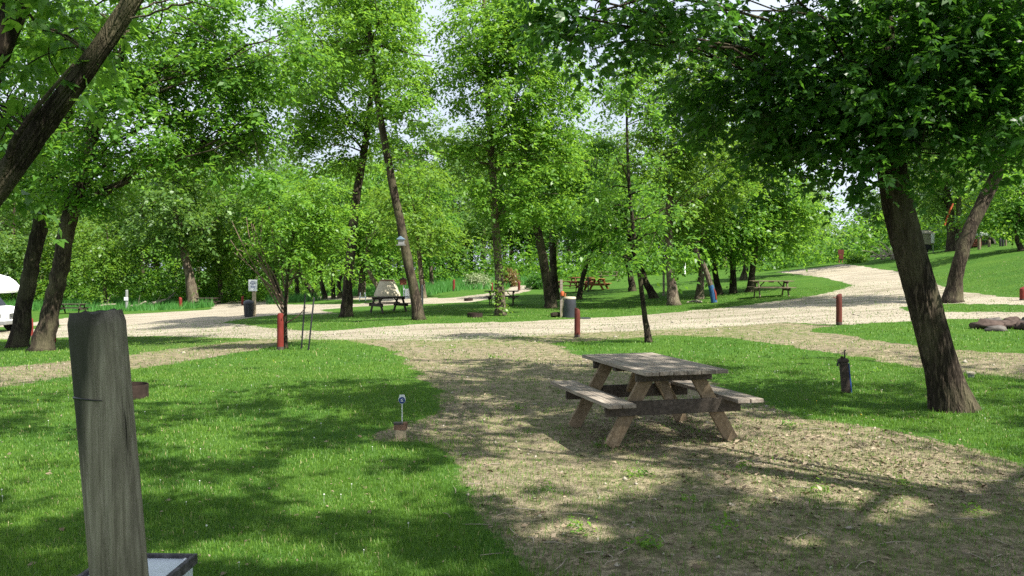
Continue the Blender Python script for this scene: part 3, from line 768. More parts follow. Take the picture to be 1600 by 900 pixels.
# small bright tree with bare whips, black stakes beside it
def bright_sapling():
    g = G(447, 545); d = g.y
    def Q(x, y, dd=0): return P(x, y, d+dd)
    root = thing('sapling', 'small bright green sapling with bare side whips between bollard and black stakes', 'tree', tuple(g))
    mb = MB()
    pp, rr = smooth_path([np.array([g.x, d, g.z-.05]), Q(446,515), Q(446,480), Q(448,440), Q(455,390), Q(462,320)], [.06,.05,.045,.04,.03,.012], 26)
    mb.tube(pp, rr, 8, True, .1, 4)
    whips = [[(447,500),(430,470),(405,430),(380,385),(362,345)],[(446,495),(432,450),(412,400),(395,350)],[(445,488),(425,440),(400,400),(372,390)],
             [(448,470),(440,420),(425,370),(420,320)],[(450,450),(470,410),(490,370),(500,310)],[(447,505),(465,495),(478,480)],[(452,430),(470,390),(505,350),(525,320)],
             [(430,450),(405,400),(390,380),(385,340)],[(436,462),(415,410),(405,372),(412,330)]]
    whips += [[(446,490),(424,450),(396,420),(366,395)],[(445,480),(420,430),(398,385),(392,345)],[(446,500),(436,470),(420,430),(400,410)],[(444,470),(428,425),(404,395),(372,372)],[(447,485),(452,445),(440,400),(436,350)],[(446,470),(416,440),(385,412),(360,375)]]
    mw = MB()
    for i, w in enumerate(whips):
        q, r2 = smooth_path([Q(x, y, .15*math.sin(i*2.1)*(k/2)) for k, (x, y) in enumerate(w)], np.linspace(.022, .008, len(w)), 10); mw.tube(q, r2, 5, False)
    blobs = [(Q(470,330), np.array([.75,.6,.55]), 1), (Q(500,370,.2), np.array([.75,.6,.45]), 1), (Q(452,345,-.1), np.array([.5,.5,.35]), .8), (Q(450,395), np.array([.8,.6,.35]), .9),
             (Q(405,345,.4), np.array([.35,.3,.25]), .25), (Q(490,300,-.1), np.array([.5,.5,.45]), .9), (Q(525,330,.1), np.array([.4,.4,.45]), .8), (Q(500,420), np.array([.6,.5,.22]), .7)]
    tr, lv = grow(pp[8:], rr[8:], blobs, .105, 6.5, 160, .28)
    nring = max(12, 18*5); mb2 = MB(); nv, nf = nring*10, (nring-1)*10+2
    off = len(mb.v); mb.v += tr.v[nv:]; mb.f += [tuple(i-nv+off for i in f) for f in tr.f[nf:]]
    b = np.array(g)
    mb.v = [tuple(np.array(v)-b) for v in mb.v]
    mb.build('trunk', M['bark_dark'], root)
    mw.v = [tuple(np.array(v)-b) for v in mw.v]; mw.build('bare_whips', M['whip'], root)
    Pn, D, N, S, T = lv
    link(bpy.data.objects.new('crown', leaves_mesh('crown', Pn-b, D, N, S, T, M['leaf_bright'])), root)
bright_sapling()

# ------------------------------------------------------------------ woods beyond the river grass
def proto(seed, h, cr, dens, leafmat, barkmat, leaf=.34):
    r = np.random.default_rng(seed)
    path = [np.array([0, 0, -.2]), np.array([0, 0, h*.25])+r.normal(0, .2, 3)*[1,1,0], np.array([0, 0, h*.6])+r.normal(0, .5, 3)*[1,1,0], np.array([0, 0, h*.93])]
    blobs = []
    for k in range(9):
        a = r.uniform(0, 2*math.pi); f = r.uniform(.15, .95)
        rad = cr*.55*(1-.45*abs(f-.45))
        rr_ = cr*.62*(1-abs(f-.4)*.8)*r.uniform(.4, 1)
        blobs.append((np.array([math.cos(a)*rr_, math.sin(a)*rr_, h*(.14+.8*f)]), np.array([rad, rad, rad*.8]), 1.0))
    return grow(path, [.24, .18, .12, .03], blobs, leaf, dens, seed, 1.15, per=8, sides=7)
PROT = []
for i, (h, cr, dens, lm, bm) in enumerate([(15,4.6,1.94,'leaf_far','bark_light'),(12.5,4.2,2.02,'leaf_mid','bark'),(17,4.8,1.86,'leaf_far','bark'),(10,3.6,2.17,'leaf_yellow','bark_light'),(13.5,4.4,1.94,'leaf_bright','bark_dark')]):
    tr, lv = proto(300+i, h, cr, dens, lm, bm)
    me_t = bpy.data.meshes.new('trunk'); me_t.from_pydata(tr.v, [], tr.f); me_t.materials.append(M[bm])
    for p in me_t.polygons: p.use_smooth = True
    me_c = leaves_mesh('crown', *lv, M[lm], .6)
    PROT.append((me_t, me_c, tr, lv, lm))
edge = [(-140,62),(-60,76),(20,84),(95,88),(165,78),(225,92),(345,84),(400,90),(450,96),(610,92),(690,96),(735,104),(800,100),(845,104),(925,98),(985,104),(1050,90),(1110,100),
        (1215,92),(1262,100),(1345,96),(1372,84),(1405,78),(1440,74),(1545,72),(1610,70),(1680,60)]
r_ = random.Random(9)
def far_scale(px):
    if 1268 < px < 1352: return .27
    if 1352 <= px < 1400: return .5
    if 1200 < px < 1460: return .62
    return 1.0
for i, (px, d) in enumerate(edge):
    k = r_.randrange(5); x = (px-CX)/F*d
    root = thing('woodland_tree', 'leafy tree at the edge of the woods beyond the campground', 'tree', (x, d, h1(x, d)), r_.uniform(0, 6.28), 'trees at the edge of the woods')
    s = far_scale(px)*r_.uniform(.8, 1.15); root.scale = (s*r_.uniform(.9, 1.1), s, s)
    link(bpy.data.objects.new('trunk', PROT[k][0]), root); link(bpy.data.objects.new('crown', PROT[k][1]), root)
def merge_woods(name, spots, kinds, mat, wid=.6, trunks=True):
    Vs, Ts, tv, tf = [], [], [], []
    mbT = MB()
    Ps, Ds, Ns, Ss, TT = [], [], [], [], []
    for (x, y, z, a, s, k) in spots:
        tr, lv = PROT[k][2], PROT[k][3]
        R = np.array([[math.cos(a), -math.sin(a), 0], [math.sin(a), math.cos(a), 0], [0, 0, 1]])
        off = np.array([x, y, z])
        Ps.append(lv[0]@R.T*s+off); Ds.append(lv[1]@R.T); Ns.append(lv[2]@R.T); Ss.append(lv[3]*s); TT.append(np.clip(lv[4]+r_.uniform(-.2, .2), 0, 1))
        if trunks:
            v = np.array(tr.v)[:84]@R.T*s+off; b = len(mbT.v); mbT.v += [tuple(q) for q in v]
            mbT.f += [tuple(b+i for i in f) for f in tr.f if max(f) < 84]
    me = leaves_mesh(name, *map(np.concatenate, (Ps, Ds, Ns, Ss, TT)), mat, wid)
    o = link(bpy.data.objects.new(name, me)); o['kind'] = 'stuff'
    if trunks and mbT.f:
        t = mbT.build('trunk', M['bark_light'], o)
    return o
spots = []
for row_d, step in ((98, 56), (112, 56), (130, 58), (152, 62), (180, 66)):
    px = -260
    while px < 1880:
        d = row_d+r_.uniform(-7, 7); x = (px-CX)/F*d
        s = far_scale(px)*r_.uniform(.85, 1.3)
        spots.append((x, d, h1(x, d), r_.uniform(0, 6.28), s, r_.choice([0, 0, 2, 2, 1])))
        px += step*r_.uniform(.7, 1.3)
tag(merge_woods('woods', spots, None, M['leaf_far']), 'green broadleaf woods closing the view beyond the river grass', 'woods')
# undergrowth along the wood edge: low leafy scrub
def undergrowth():
    r = np.random.default_rng(55)
    Cs = []
    px = r.uniform(-260, 1860, 1700); d = np.where(px > 1200, r.uniform(66, 90, 1700), r.uniform(82, 108, 1700))
    x = (px-CX)/F*d; z = H(x, d); hh = r.uniform(.6, 4.6, 1700)
    c = np.stack([x, d, z+hh*.5], 1)
    n = 14
    C = (c[:, None]+r.normal(0, 1, (1700, n, 3))*np.stack([.9+hh*.25, .9+hh*.25, hh*.38], 1)[:, None]).reshape(-1, 3)
    C[:, 2] = np.maximum(C[:, 2], H(C[:, 0], C[:, 1])+.1)
    dr = unit(r.normal(0, 1, C.shape)*np.array([1, 1, .5]))
    lv = spray_leaves(C, dr, r.uniform(.6, 1.3, len(C)), 7, .32, r, .3)
    o = link(bpy.data.objects.new('undergrowth', leaves_mesh('undergrowth', *lv, M['leaf_mid'], .6)))
    tag(o, 'tangled leafy scrub along the foot of the woods', 'scrub', kind='stuff')
undergrowth()

def bush(label, px, py, wpx, hpx, mat, seed, leaf=.16, name='bush'):
    g = G(px, py); s = g.y/F
    r = np.random.default_rng(seed)
    mb = MB()
    for k in range(7):
        a = r.uniform(0, 6.28); e = np.array([math.cos(a)*wpx*s*.3, math.sin(a)*wpx*s*.3, hpx*s*.75])
        mb.tube(bez(np.zeros(3), e*np.array([.3, .3, .6]), e, 5), np.linspace(.03, .01, 5), 4, False)
    n = int(260)
    u = unit(r.normal(0, 1, (n, 3)))*(r.random((n, 1))**.4)
    C = u*np.array([wpx*s*.5, wpx*s*.45, hpx*s*.48])+np.array([0, 0, hpx*s*.5])
    dr = unit(u+r.normal(0, .5, u.shape))
    lv = spray_leaves(C, dr, r.uniform(.3, .6, n), 7, leaf, r, .3)
    root = thing(name, label, 'bush', tuple(g))
    mb.build('stems', M['bark'], root)
    link(bpy.data.objects.new('foliage', leaves_mesh('foliage', *lv, M[mat], .55)), root)
M['leaf_russet'] = m_leaf('leaf_russet', (.11,.075,.03), (.20,.14,.055), (.3,.2,.06))
M['leaf_pale'] = m_leaf('leaf_pale', (.20,.26,.13), (.42,.46,.28), (.3,.4,.15))
bush('pale blossoming bush in the tall grass left of the ivy trunk', 746, 450, 36, 22, 'leaf_pale', 1)
bush('russet bush just right of the ivy wrapped trunk', 797, 448, 20, 26, 'leaf_russet', 2)
bush('deep green bush at the end of the short gravel spur', 836, 452, 26, 24, 'leaf_dark', 3)
bush('pale green bush beside the far red sign', 1338, 411, 22, 10, 'leaf_bright', 4)

# ------------------------------------------------------------------ grass
def ground_sample(n, d0, d1, power, r, amax=.66):
    u = r.random(n); e = power
    d = (d0**e+u*(d1**e-d0**e))**(1/e)
    x = r.uniform(-amax, amax, n)*d
    return x, d
def build_grass():
    r = np.random.default_rng(41)
    Vs, Fs, Ns, Ts = [], [], [], []; base = 0
    for (n, d0, d1, hgt, w) in ((260000, 3.0, 8.5, .050, .0040), (190000, 8.5, 18, .055, .0075), (120000, 18, 44, .065, .016)):
        x, y = ground_sample(n, d0, d1, 1.25, r)
        g, dd, sc = masks(x, y, True)
        bare = np.maximum(g, dd)+sc*.42*(g < .5)+fast_noise(x, y, 2.2)*.40+fast_noise(x, y, 6.5)*.26+r.normal(0, .2, n)*(1+2*(np.maximum(g, dd) > .02))+.75*(fast_noise(x+31, y+7, .8) > .62)*r.random(n)
        tuft = (np.maximum(g*.2, dd) > .5) & (g < .3) & (fast_noise(x, y, 1.3)+fast_noise(x, y, 3.7)*.6 > .50) & (r.random(n) < .30)
        scr = (sc > .4) & (fast_noise(x, y, 1.7) > .05) & (r.random(n) < .35)
        keep = (bare < .5) | tuft | scr
        x, y = x[keep], y[keep]; n = len(x); tk = (tuft | scr)[keep]
        z = H(x, y)
        a = r.uniform(0, 2*math.pi, n); lean = r.uniform(.1, .75, n)
        lush = .78+.3*fast_noise(x, y, .9)
        h = hgt*r.uniform(.45, 1.35, n)*lush*np.where(tk, .8, 1); tall = r.random(n) < .006; h = np.where(tall, h*2.6, h)
        ww = w*r.uniform(.7, 1.3, n)
        dx, dy = np.cos(a), np.sin(a); sx, sy = -dy, dx
        f = r.normal(0, .6, n); sx2 = sx*np.cos(f)-sy*np.sin(f); sy2 = sx*np.sin(f)+sy*np.cos(f)
        p0 = np.stack([x, y, z-.004], 1); sd = np.stack([sx2, sy2, 0*sx2], 1)*ww[:, None]*.5
        mid = p0+np.stack([dx*h*lean*.3, dy*h*lean*.3, h*.6], 1)
        tip = p0+np.stack([dx*h*lean, dy*h*lean, h*(1-.25*lean)], 1)
        V = np.stack([p0-sd, p0+sd, mid+sd*.75, mid-sd*.75, tip], 1).reshape(-1, 3)
        b = base+np.arange(n)*5
        quads = np.stack([b, b+1, b+2, b+3, b+3, b+2, b+4], 1)
        Vs.append(V); Fs.append(quads.ravel()); Ns.append(np.tile([4, 3], n))
        tt = np.clip(.44+.34*fast_noise(x, y, .6)+.26*fast_noise(x, y, 2.6)+r.normal(0, .2, n), 0, .88); tt = np.where(r.random(n) < .035, 1.0, tt); Ts.append(np.repeat(tt, 2)); base += 5*n
    me = np_mesh('grass', np.concatenate(Vs), np.concatenate(Fs), np.concatenate(Ns), M['grass'], {'tint': ('FACE', np.concatenate(Ts))})
    tag(link(bpy.data.objects.new('grass', me)), 'short bright green lawn grass across the campground', 'grass', kind='stuff')
build_grass()
def tall_grass():
    r = np.random.default_rng(42)
    polys = [[(-200,462),(0,462),(180,468),(330,474),(345,464),(560,461),(560,452),(330,452),(0,452),(-200,452)], [(660,466),(700,456),(850,447),(850,434),(660,444)], [(560,461),(660,466),(660,448),(560,452)]]
    n = 60000
    d = r.uniform(52, 110, n); px = r.uniform(-200, 860, n); x = (px-CX)/F*d; z = H(x, d)
    _, py = to_px(x, d, z)
    g, _dd, _s = masks(x, d, False)
    k = np.zeros(n, bool)
    for p in polys: k |= in_poly(px, py, p)
    k |= (d > 70) & (px < 850)
    k &= g < .5
    x, d, z = x[k], d[k], z[k]; n = len(x)
    a = r.uniform(0, 6.28, n); h = r.uniform(.4, .95, n)*(.8+.4*fast_noise(x, d, .3)); w = .09
    p0 = np.stack([x, d, z], 1); sd = np.stack([np.cos(a), np.sin(a)*.3, 0*a], 1)*w*.5
    tip = p0+np.stack([r.normal(0, .25, n)*h, r.normal(0, .25, n)*h, h], 1)
    V = np.stack([p0-sd, p0+sd, tip], 1).reshape(-1, 3)
    me = np_mesh('tall_grass', V, np.arange(len(V)), 3, M['tall_grass'], {'tint': ('FACE', r.random(n))})
    tag(link(bpy.data.objects.new('tall_grass', me)), 'tall lush grass on the river bank', 'grass', kind='stuff')
tall_grass()
def litter():
    r = np.random.default_rng(43)
    n = 75000
    x, y = ground_sample(n, 3.4, 20, 1.1, r)
    g, dd, sc = masks(x, y, True)
    px, py = to_px(x, y, H(x, y))
    dens = .26+.5*(fast_noise(x, y, 1.1) > .15)
    heavy = np.exp(-(((px-1330)/190)**2+((py-735)/52)**2))+np.exp(-(((px-1050)/110)**2+((py-668)/22)**2))
    dens = np.clip(dens+heavy*2, 0, 1)
    k = (dd+r.normal(0, .2, n) > .55) & (r.random(n) < dens)
    lawn = (dd < .1) & (g < .1) & (r.random(n) < .05)
    k |= lawn
    x, y, heavy = x[k], y[k], heavy[k]; n = len(x)
    z = H(x, y)+.004+r.random(n)*.012
    a = r.uniform(0, 6.28, n)
    D = np.stack([np.cos(a), np.sin(a), r.normal(0, .28, n)], 1); N = np.array([0, 0, 1.0])+r.normal(0, .35, (n, 3))
    big = (r.random(n) < .12+heavy*.5)
    S = np.where(big, r.uniform(.035, .075, n), r.uniform(.012, .034, n))
    T = np.clip(r.normal(.48, .27, n), 0, 1)
    me = leaves_mesh('leaf_litter', np.stack([x, y, z], 1), D, N, S, T, M['dry'], .55, .1)
    tag(link(bpy.data.objects.new('leaf_litter', me)), 'dry brown leaves and chips strewn on the bare dirt pad', 'leaf litter', kind='stuff')
    # loose stones on the gravel and the pad
    n = 9000
    x, y = ground_sample(n, 3.5, 30, 1.2, r); g, dd, sc = masks(x, y, False)
    k = ((g > .5) & (r.random(n) < .8)) | ((dd > .5) & (r.random(n) < .16)); x, y = x[k], y[k]; n = len(x)
    c = np.stack([x, y, H(x, y)+.002], 1); sz = r.uniform(.006, .02, n)*np.where(r.random(n) < .06, 2.0, 1)*(1+y/30)
    o6 = np.array([[1,0,0],[0,1,0],[-1,0,0],[0,-1,0],[.1,.1,.7],[0,0,-.5]])
    V = (c[:, None]+(o6[None]+r.normal(0, .22, (n, 6, 3)))*sz[:, None, None]).reshape(-1, 3)
    f8 = np.array([[0,1,4],[1,2,4],[2,3,4],[3,0,4],[1,0,5],[2,1,5],[3,2,5],[0,3,5]])
    Fc = (np.arange(n)[:, None, None]*6+f8[None]).ravel()
    M['pebble'] = m_plain('pebble', (.30,.27,.22), .9, .1, .5, 25)
    tag(link(bpy.data.objects.new('pebbles', np_mesh('pebbles', V, Fc, 3, M['pebble']))), 'loose stones scattered over the gravel road and pad', 'pebbles', kind='stuff')
    # green sprouts coming up through the pad
    Cs = []
    for px, py, m_ in [(995,745,14),(1010,858,12),(1282,772,5),(1165,730,8),(860,765,6),(1080,790,7),(1255,560,10),(770,560,12),(700,545,8),(1235,665,9),(940,700,5),(1420,760,7),(1130,830,9),(1530,800,6),(1370,580,9),(810,640,7),(905,830,8)]:
        g0 = G(px, py)
        for _ in range(m_): Cs.append([g0.x+r.normal(0, .06), g0.y+r.normal(0, .06), g0.z])
    Cs = np.array(Cs); dr = unit(r.normal(0, .45, Cs.shape)+np.array([0, 0, 1.0]))
    lv = spray_leaves(Cs, dr, r.uniform(.04, .13, len(Cs)), 6, .045, r, .15)
    tag(link(bpy.data.objects.new('weeds', leaves_mesh('weeds', *lv, M['leaf_bright'], .4))), 'small green weed sprouts on the bare pad', 'weeds', kind='stuff')
    # fallen twigs
    mb = MB()
    for q in range(70):
        px = random.uniform(700, 1600); py = random.uniform(640, 890); g_ = G(px, py)
        a = random.uniform(0, 6.28); L = random.uniform(.06, .28)
        e = g_+Vector((math.cos(a)*L, math.sin(a)*L, .01)); m = (g_+e)/2+Vector((random.uniform(-.02, .02), random.uniform(-.02, .02), .012))
        mb.tube([g_+Vector((0, 0, .006)), m, e], [.004, .0035, .002], 4, False)
    tag(mb.build('twigs', M['grey_dead']), 'small dry twigs scattered over the dirt', 'twigs', kind='stuff')
    # white seed heads and a few yellow dandelions on the lawn
    n = 900
    x, y = ground_sample(n, 4, 20, 1.3, r); g, dd, sc = masks(x, y, True)
    k = (g+dd < .05); x, y = x[k], y[k]
    mb = MB(); my = MB()
    for i, (xx, yy) in enumerate(zip(x[:100], y[:100])):
        hz = h1(xx, yy); s = random.uniform(.005, .009); hh = random.uniform(.04, .075)
        t = MB() if False else (my if i % 16 == 0 else mb)
        t.lathe([(.001, -s), (s*.8, -s*.5), (s, 0), (s*.75, s*.6), (.001, s)], 6, (xx, yy, hz+hh), False, False)
        t.tube([(xx, yy, hz), (xx, yy, hz+hh)], .0007, 3, False)
    M['seed'] = m_plain('seed_fluff', (.55,.58,.50), .9, .1, .1, 5)
    o = mb.build('dandelion_clocks', M['seed']); tag(o, 'pale dandelion clocks dotted through the lawn', 'dandelions', kind='stuff')
    o = my.build('dandelion_flowers', M['yellow']); tag(o, 'yellow dandelion flowers dotted through the lawn', 'dandelions', kind='stuff')
litter()

# ------------------------------------------------------------------ picnic tables
def picnic_table(label, loc, rz, L=1.85, W=.84, mat_top='wood_grey', mat_leg='wood_tan', mat_bar=None, group=None, scale=1.0, detail=True, inset=.24):
    t = thing('picnic_table', label, 'picnic table', tuple(loc), rz, group); t.scale = (scale,)*3
    top, leg, bar = M[mat_top], M[mat_leg], M[mat_bar or mat_leg]
    r = random.Random(hash(label) % 999)
    m = MB(); nb = 6; pw = W/nb
    for i in range(nb):
        o = r.uniform(-.008, .008)
        m.box((o, -W/2+pw*(i+.5), .735+r.uniform(-.002, .002)), (L, pw-.008, .038))
    m.build('tabletop', top, t, bevel=.004)
    for s in (-1, 1):
        m = MB()
        for k in (0, 1):
            m.box((r.uniform(-.01, .01), s*(.60+k*.142), .44), (L+.02, .134, .038))
        m.build('bench_seat', top, t, bevel=.004)
    xe = L/2-inset
    for e in (-1, 1):
        m = MB(); m.box((e*xe, 0, .365), (.04, 1.46, .14)); m.build('seat_support', bar, t, bevel=.004)
        m = MB(); m.box((e*xe, 0, .670), (.04, W-.06, .09)); m.build('top_support', bar, t, bevel=.004)
        for s in (-1, 1):
            m = MB(); m.beam((e*(xe-.042), s*.24, .712), (e*(xe-.042), s*.66, -.01), .14, .04, (0, 1, 0))
            m.build('leg', leg, t, bevel=.004)
        if detail:
            m = MB(); m.beam((e*(xe-.06), 0, .37), (e*xe*.45, 0, .70), .085, .038, (0, 1, 0)); m.build('brace', leg, t, bevel=.003)
    m = MB(); m.box((0, 0, .690), (.085, W-.08, .05)); m.build('cleat', bar, t)
    return t
TC = Vector((1.62, 10.19, 0)); TC.z = h1(TC.x, TC.y)
picnic_table('large weathered grey picnic table on the dirt in front', TC, math.radians(-74.9), 1.78, .88, 'wood_grey', 'wood_tan', 'wood_bar', scale=1.114, inset=.30)
def base_of(px, py): return G(px, py)
gt = 'picnic tables around the campground'
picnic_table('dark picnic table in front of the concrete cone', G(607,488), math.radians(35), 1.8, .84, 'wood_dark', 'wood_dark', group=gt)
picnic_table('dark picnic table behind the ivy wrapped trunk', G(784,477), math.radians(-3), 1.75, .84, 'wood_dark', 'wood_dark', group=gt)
picnic_table('olive broadside picnic table near the bend of the gravel road', G(1205,464), math.radians(-4), 1.85, .84, 'wood_olive', 'wood_olive', group=gt)
picnic_table('orange wooden picnic table seen end on in the distance', G(932,453), math.radians(68), 1.8, .84, 'wood_orange', 'wood_orange', group=gt)
picnic_table('red brown picnic table left of the slanting thin trunk', G(888,457), math.radians(6), 1.8, .84, 'wood_red', 'wood_red', group=gt)
picnic_table('red picnic table half hidden behind the thin slanting trunk', G(908,449), math.radians(20), 1.8, .84, 'wood_red', 'wood_red', group=gt)
picnic_table('farthest pale picnic table beyond the orange one', G(951,439), math.radians(0), 1.8, .84, 'wood_olive', 'wood_olive', group=gt)
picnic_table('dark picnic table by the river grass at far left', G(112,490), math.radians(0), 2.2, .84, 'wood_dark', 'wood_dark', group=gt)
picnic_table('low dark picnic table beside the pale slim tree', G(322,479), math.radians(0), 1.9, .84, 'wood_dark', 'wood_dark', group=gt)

# ------------------------------------------------------------------ bollards
def bollard(label, px, py, hpx, wpx, lean=0.0, mat='red_paint', knob=False):
    g = G(px, py); s = g.y/F; h = hpx*s; r = max(.05, wpx*s/2)
    t = thing('bollard', label, 'bollard', tuple(g), 0, 'red bollards along the gravel'); t.rotation_euler = (0, lean, px*.7)
    m = MB(); prof = [(r*1.03, -.05), (r*1.02, h*.3), (r, h*.7), (r*.98, h-.05), (r*.85, h-.012), (r*.55, h)]
    m.lathe(prof, 14)
    for i, v in enumerate(m.v):
        if v[2] > h*.9: m.v[i] = (v[0], v[1], v[2]+v[0]*.45)
    m.build('post', M[mat], t, smooth=True)
    m = MB(); m.lathe([(r*1.06, 0), (r*1.06, h*.08), (r*1.02, h*.10)], 14); m.build('weathered_foot', M['wood_dark'], t, smooth=True)
    if knob:
        m = MB(); m.tube([(-r*.8, 0, h*.88), (-r*2.0, 0, h*.89)], .02, 6); o = m.build('peg', M[mat], t); o.rotation_euler = (0, 0, -px*.7)
bollard('dark red bollard behind the near end of the gravel, nearest the table', 902, 527, 45, 9, 0, 'red_dark')
bollard('brown red bollard with side peg left of the largest trunk', 1311, 508, 48, 9, 0, 'red_dark', True)
bollard('bright red bollard touching the stem of the small bright sapling', 438, 547, 57, 10, 0, 'red_paint')
bollard('red bollard between the two leaning trunks at far left', 49, 527, 30, 6, .02, 'red_paint')
bollard('leaning red bollard just right of the two leaning trunks', 82, 538, 45, 9, .06, 'red_paint', True)
bollard('small red bollard left of the pale slim tree', 282, 482, 17, 5, 0, 'red_paint')
bollard('small red bollard behind the dark trash can', 379, 477, 14, 4, 0, 'red_paint')
bollard('red bollard cut off by the right picture edge', 1598, 469, 20, 9, 0, 'red_paint')
bollard('tiny red bollard at the edge of the river grass, left of the ivy trunk', 709, 455, 18, 4, 0, 'red_paint')
bollard('tiny red bollard close left of the ivy trunk', 769, 454, 12, 3, 0, 'red_paint')
bollard('tiny dark red bollard right of the russet bush', 811, 454, 14, 4, 0, 'red_dark')

# ------------------------------------------------------------------ foreground post and box
def fore_post():
    d = 2.45; rr = 83/F*d/2
    a = P(150, 487, d); b = P(189, 900, d); k = (a[2]-0)/(a[2]-b[2]); base = a+(b-a)*k
    root = thing('wooden_post', 'tall weathered round post standing close at left', 'post', (base[0], d, h1(base[0], d)))
    off = np.array([base[0], d, 0])
    m = MB(); n = 56; rings = 60
    for i in range(rings):
        f = i/(rings-1); c = base+(a-base)*f-np.array([0, 0, .1*(1-f)])
        for q in range(n):
            an = 2*math.pi*q/n; ca, sa = math.cos(an), math.sin(an)
            g = mnoise.noise(Vector((ca*5, sa*5, f*1.2)))*.03+mnoise.noise(Vector((ca*14, sa*14, f*2)))*.018-.10*max(0, f-.985)/.015*.35+mnoise.noise(Vector((ca*1.4, sa*1.4, f*2)))*.02
            crack = -.13*max(0, 1-abs(math.sin((an-4.95-.12*math.sin(f*7)))*9)) if math.sin(an) < 0 and f > .35 else 0
            r = rr*(1+g+crack)
            if i == rings-1: r *= .93
            z = c[2]+(ca*.004+.012*mnoise.noise(Vector((ca*2.5, sa*2.5, 3))) if i >= rings-2 else 0)
            m.v.append((c[0]+ca*r, c[1]+sa*r, z))
    for i in range(rings-1):
        for q in range(n):
            q2 = (q+1) % n; m.f.append((i*n+q, i*n+q2, (i+1)*n+q2, (i+1)*n+q))
    m.f.append(tuple((rings-1)*n+q for q in range(n)))
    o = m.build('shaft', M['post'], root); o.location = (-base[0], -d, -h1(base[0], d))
    for p in o.data.polygons: p.use_smooth = len(p.vertices) == 4
    # wire wound round the post
    zc = CAMZ+(HZ-619)/F*d; f = (zc-base[2])/(a[2]-base[2]); c = base+(a-base)*f
    m = MB(); pts = []
    for q in range(21):
        an = math.pi*(.80+.82*q/20); pts.append((c[0]+math.cos(an)*rr*1.005, c[1]+math.sin(an)*rr*1.005, zc+.006*math.sin(an*2)+.005*math.cos(an)))
    m.tube(pts, list(np.linspace(.0065, .0015, 21)), 6, False)
    o = m.build('wire', M['black'], root); o.location = (-base[0], -d, -h1(base[0], d))
fore_post()
def utility_box():
    x0, x1, y0, y1, zt = -1.335, -1.045, 2.545, 2.865, 1.0
    cx, cy = (x0+x1)/2, (y0+y1)/2
    root = thing('utility_box', 'pale metal box with chipped dark rim behind the near post', 'utility box', (cx, cy, h1(cx, cy)), math.radians(-2))
    w, dp = x1-x0, y1-y0; z0 = zt-h1(cx, cy)
    m = MB(); m.box((0, 0, (z0-.03)/2-.02), (w-.02, dp-.02, z0-.03+.04)); m.build('cabinet', M['pale_metal'], root, bevel=.008)
    m = MB(); m.box((0, 0, z0-.014), (w-.024, dp-.024, .020)); m.build('lid', M['pale_metal'], root, bevel=.006)
    m = MB(); t = .016
    for sx in (-1, 1): m.box((sx*(w/2-t/2), 0, z0-.008), (t, dp, .034))
    for sy in (-1, 1): m.box((0, sy*(dp/2-t/2), z0-.008), (w-2*t-.002, t, .034))
    m.build('rim', M['dark_trim'], root, bevel=.003)
    m = MB()
    for sx in (-1, 1):
        for sy in (-1, 1): m.lathe([(.006, 0), (.006, .003), (.003, .006)], 10, (sx*(w/2-.03), sy*(dp/2-.03), z0-.004))
    m.build('screws', M['white'], root)
utility_box()

# ------------------------------------------------------------------ fire rings, sign, hydrant
def fire_ring(label, px, py, wpx, hpx, jag=0.0):
    g = G(px, py); s = g.y/F; r = wpx*s/2; h = hpx*s*.8
    t = thing('fire_ring', label, 'fire ring', tuple(g), 0, 'rusty steel fire rings')
    m = MB(); n = 32; th = .012
    for rad, z in ((r, -.02), (r, h*.5), (r, h), (r-th, h), (r-th, h*.4), (r-th, .01)):
        for k in range(n):
            a = 2*math.pi*k/n; m.v.append((rad*math.cos(a), rad*math.sin(a), z))
    for i in range(5):
        for k in range(n):
            k2 = (k+1) % n; m.f.append((i*n+k, i*n+k2, (i+1)*n+k2, (i+1)*n+k))
    m.build('ring', M['rust'], t, smooth=True)
    m = MB(); m.lathe([(r-th-.002, .02), (r*.6, .05), (r*.2, .06)], 20, cap_bot=False); m.build('ash_bed', M['soot'], t)
fire_ring('rusty fire ring on the lawn half hidden by the near post', 201, 622, 58, 27)
fire_ring('rusty fire ring on grass left of the ivy wrapped trunk', 742, 496, 24, 9)
fire_ring('low fire ring near the dark table behind the ivy trunk', 732, 470, 14, 5)

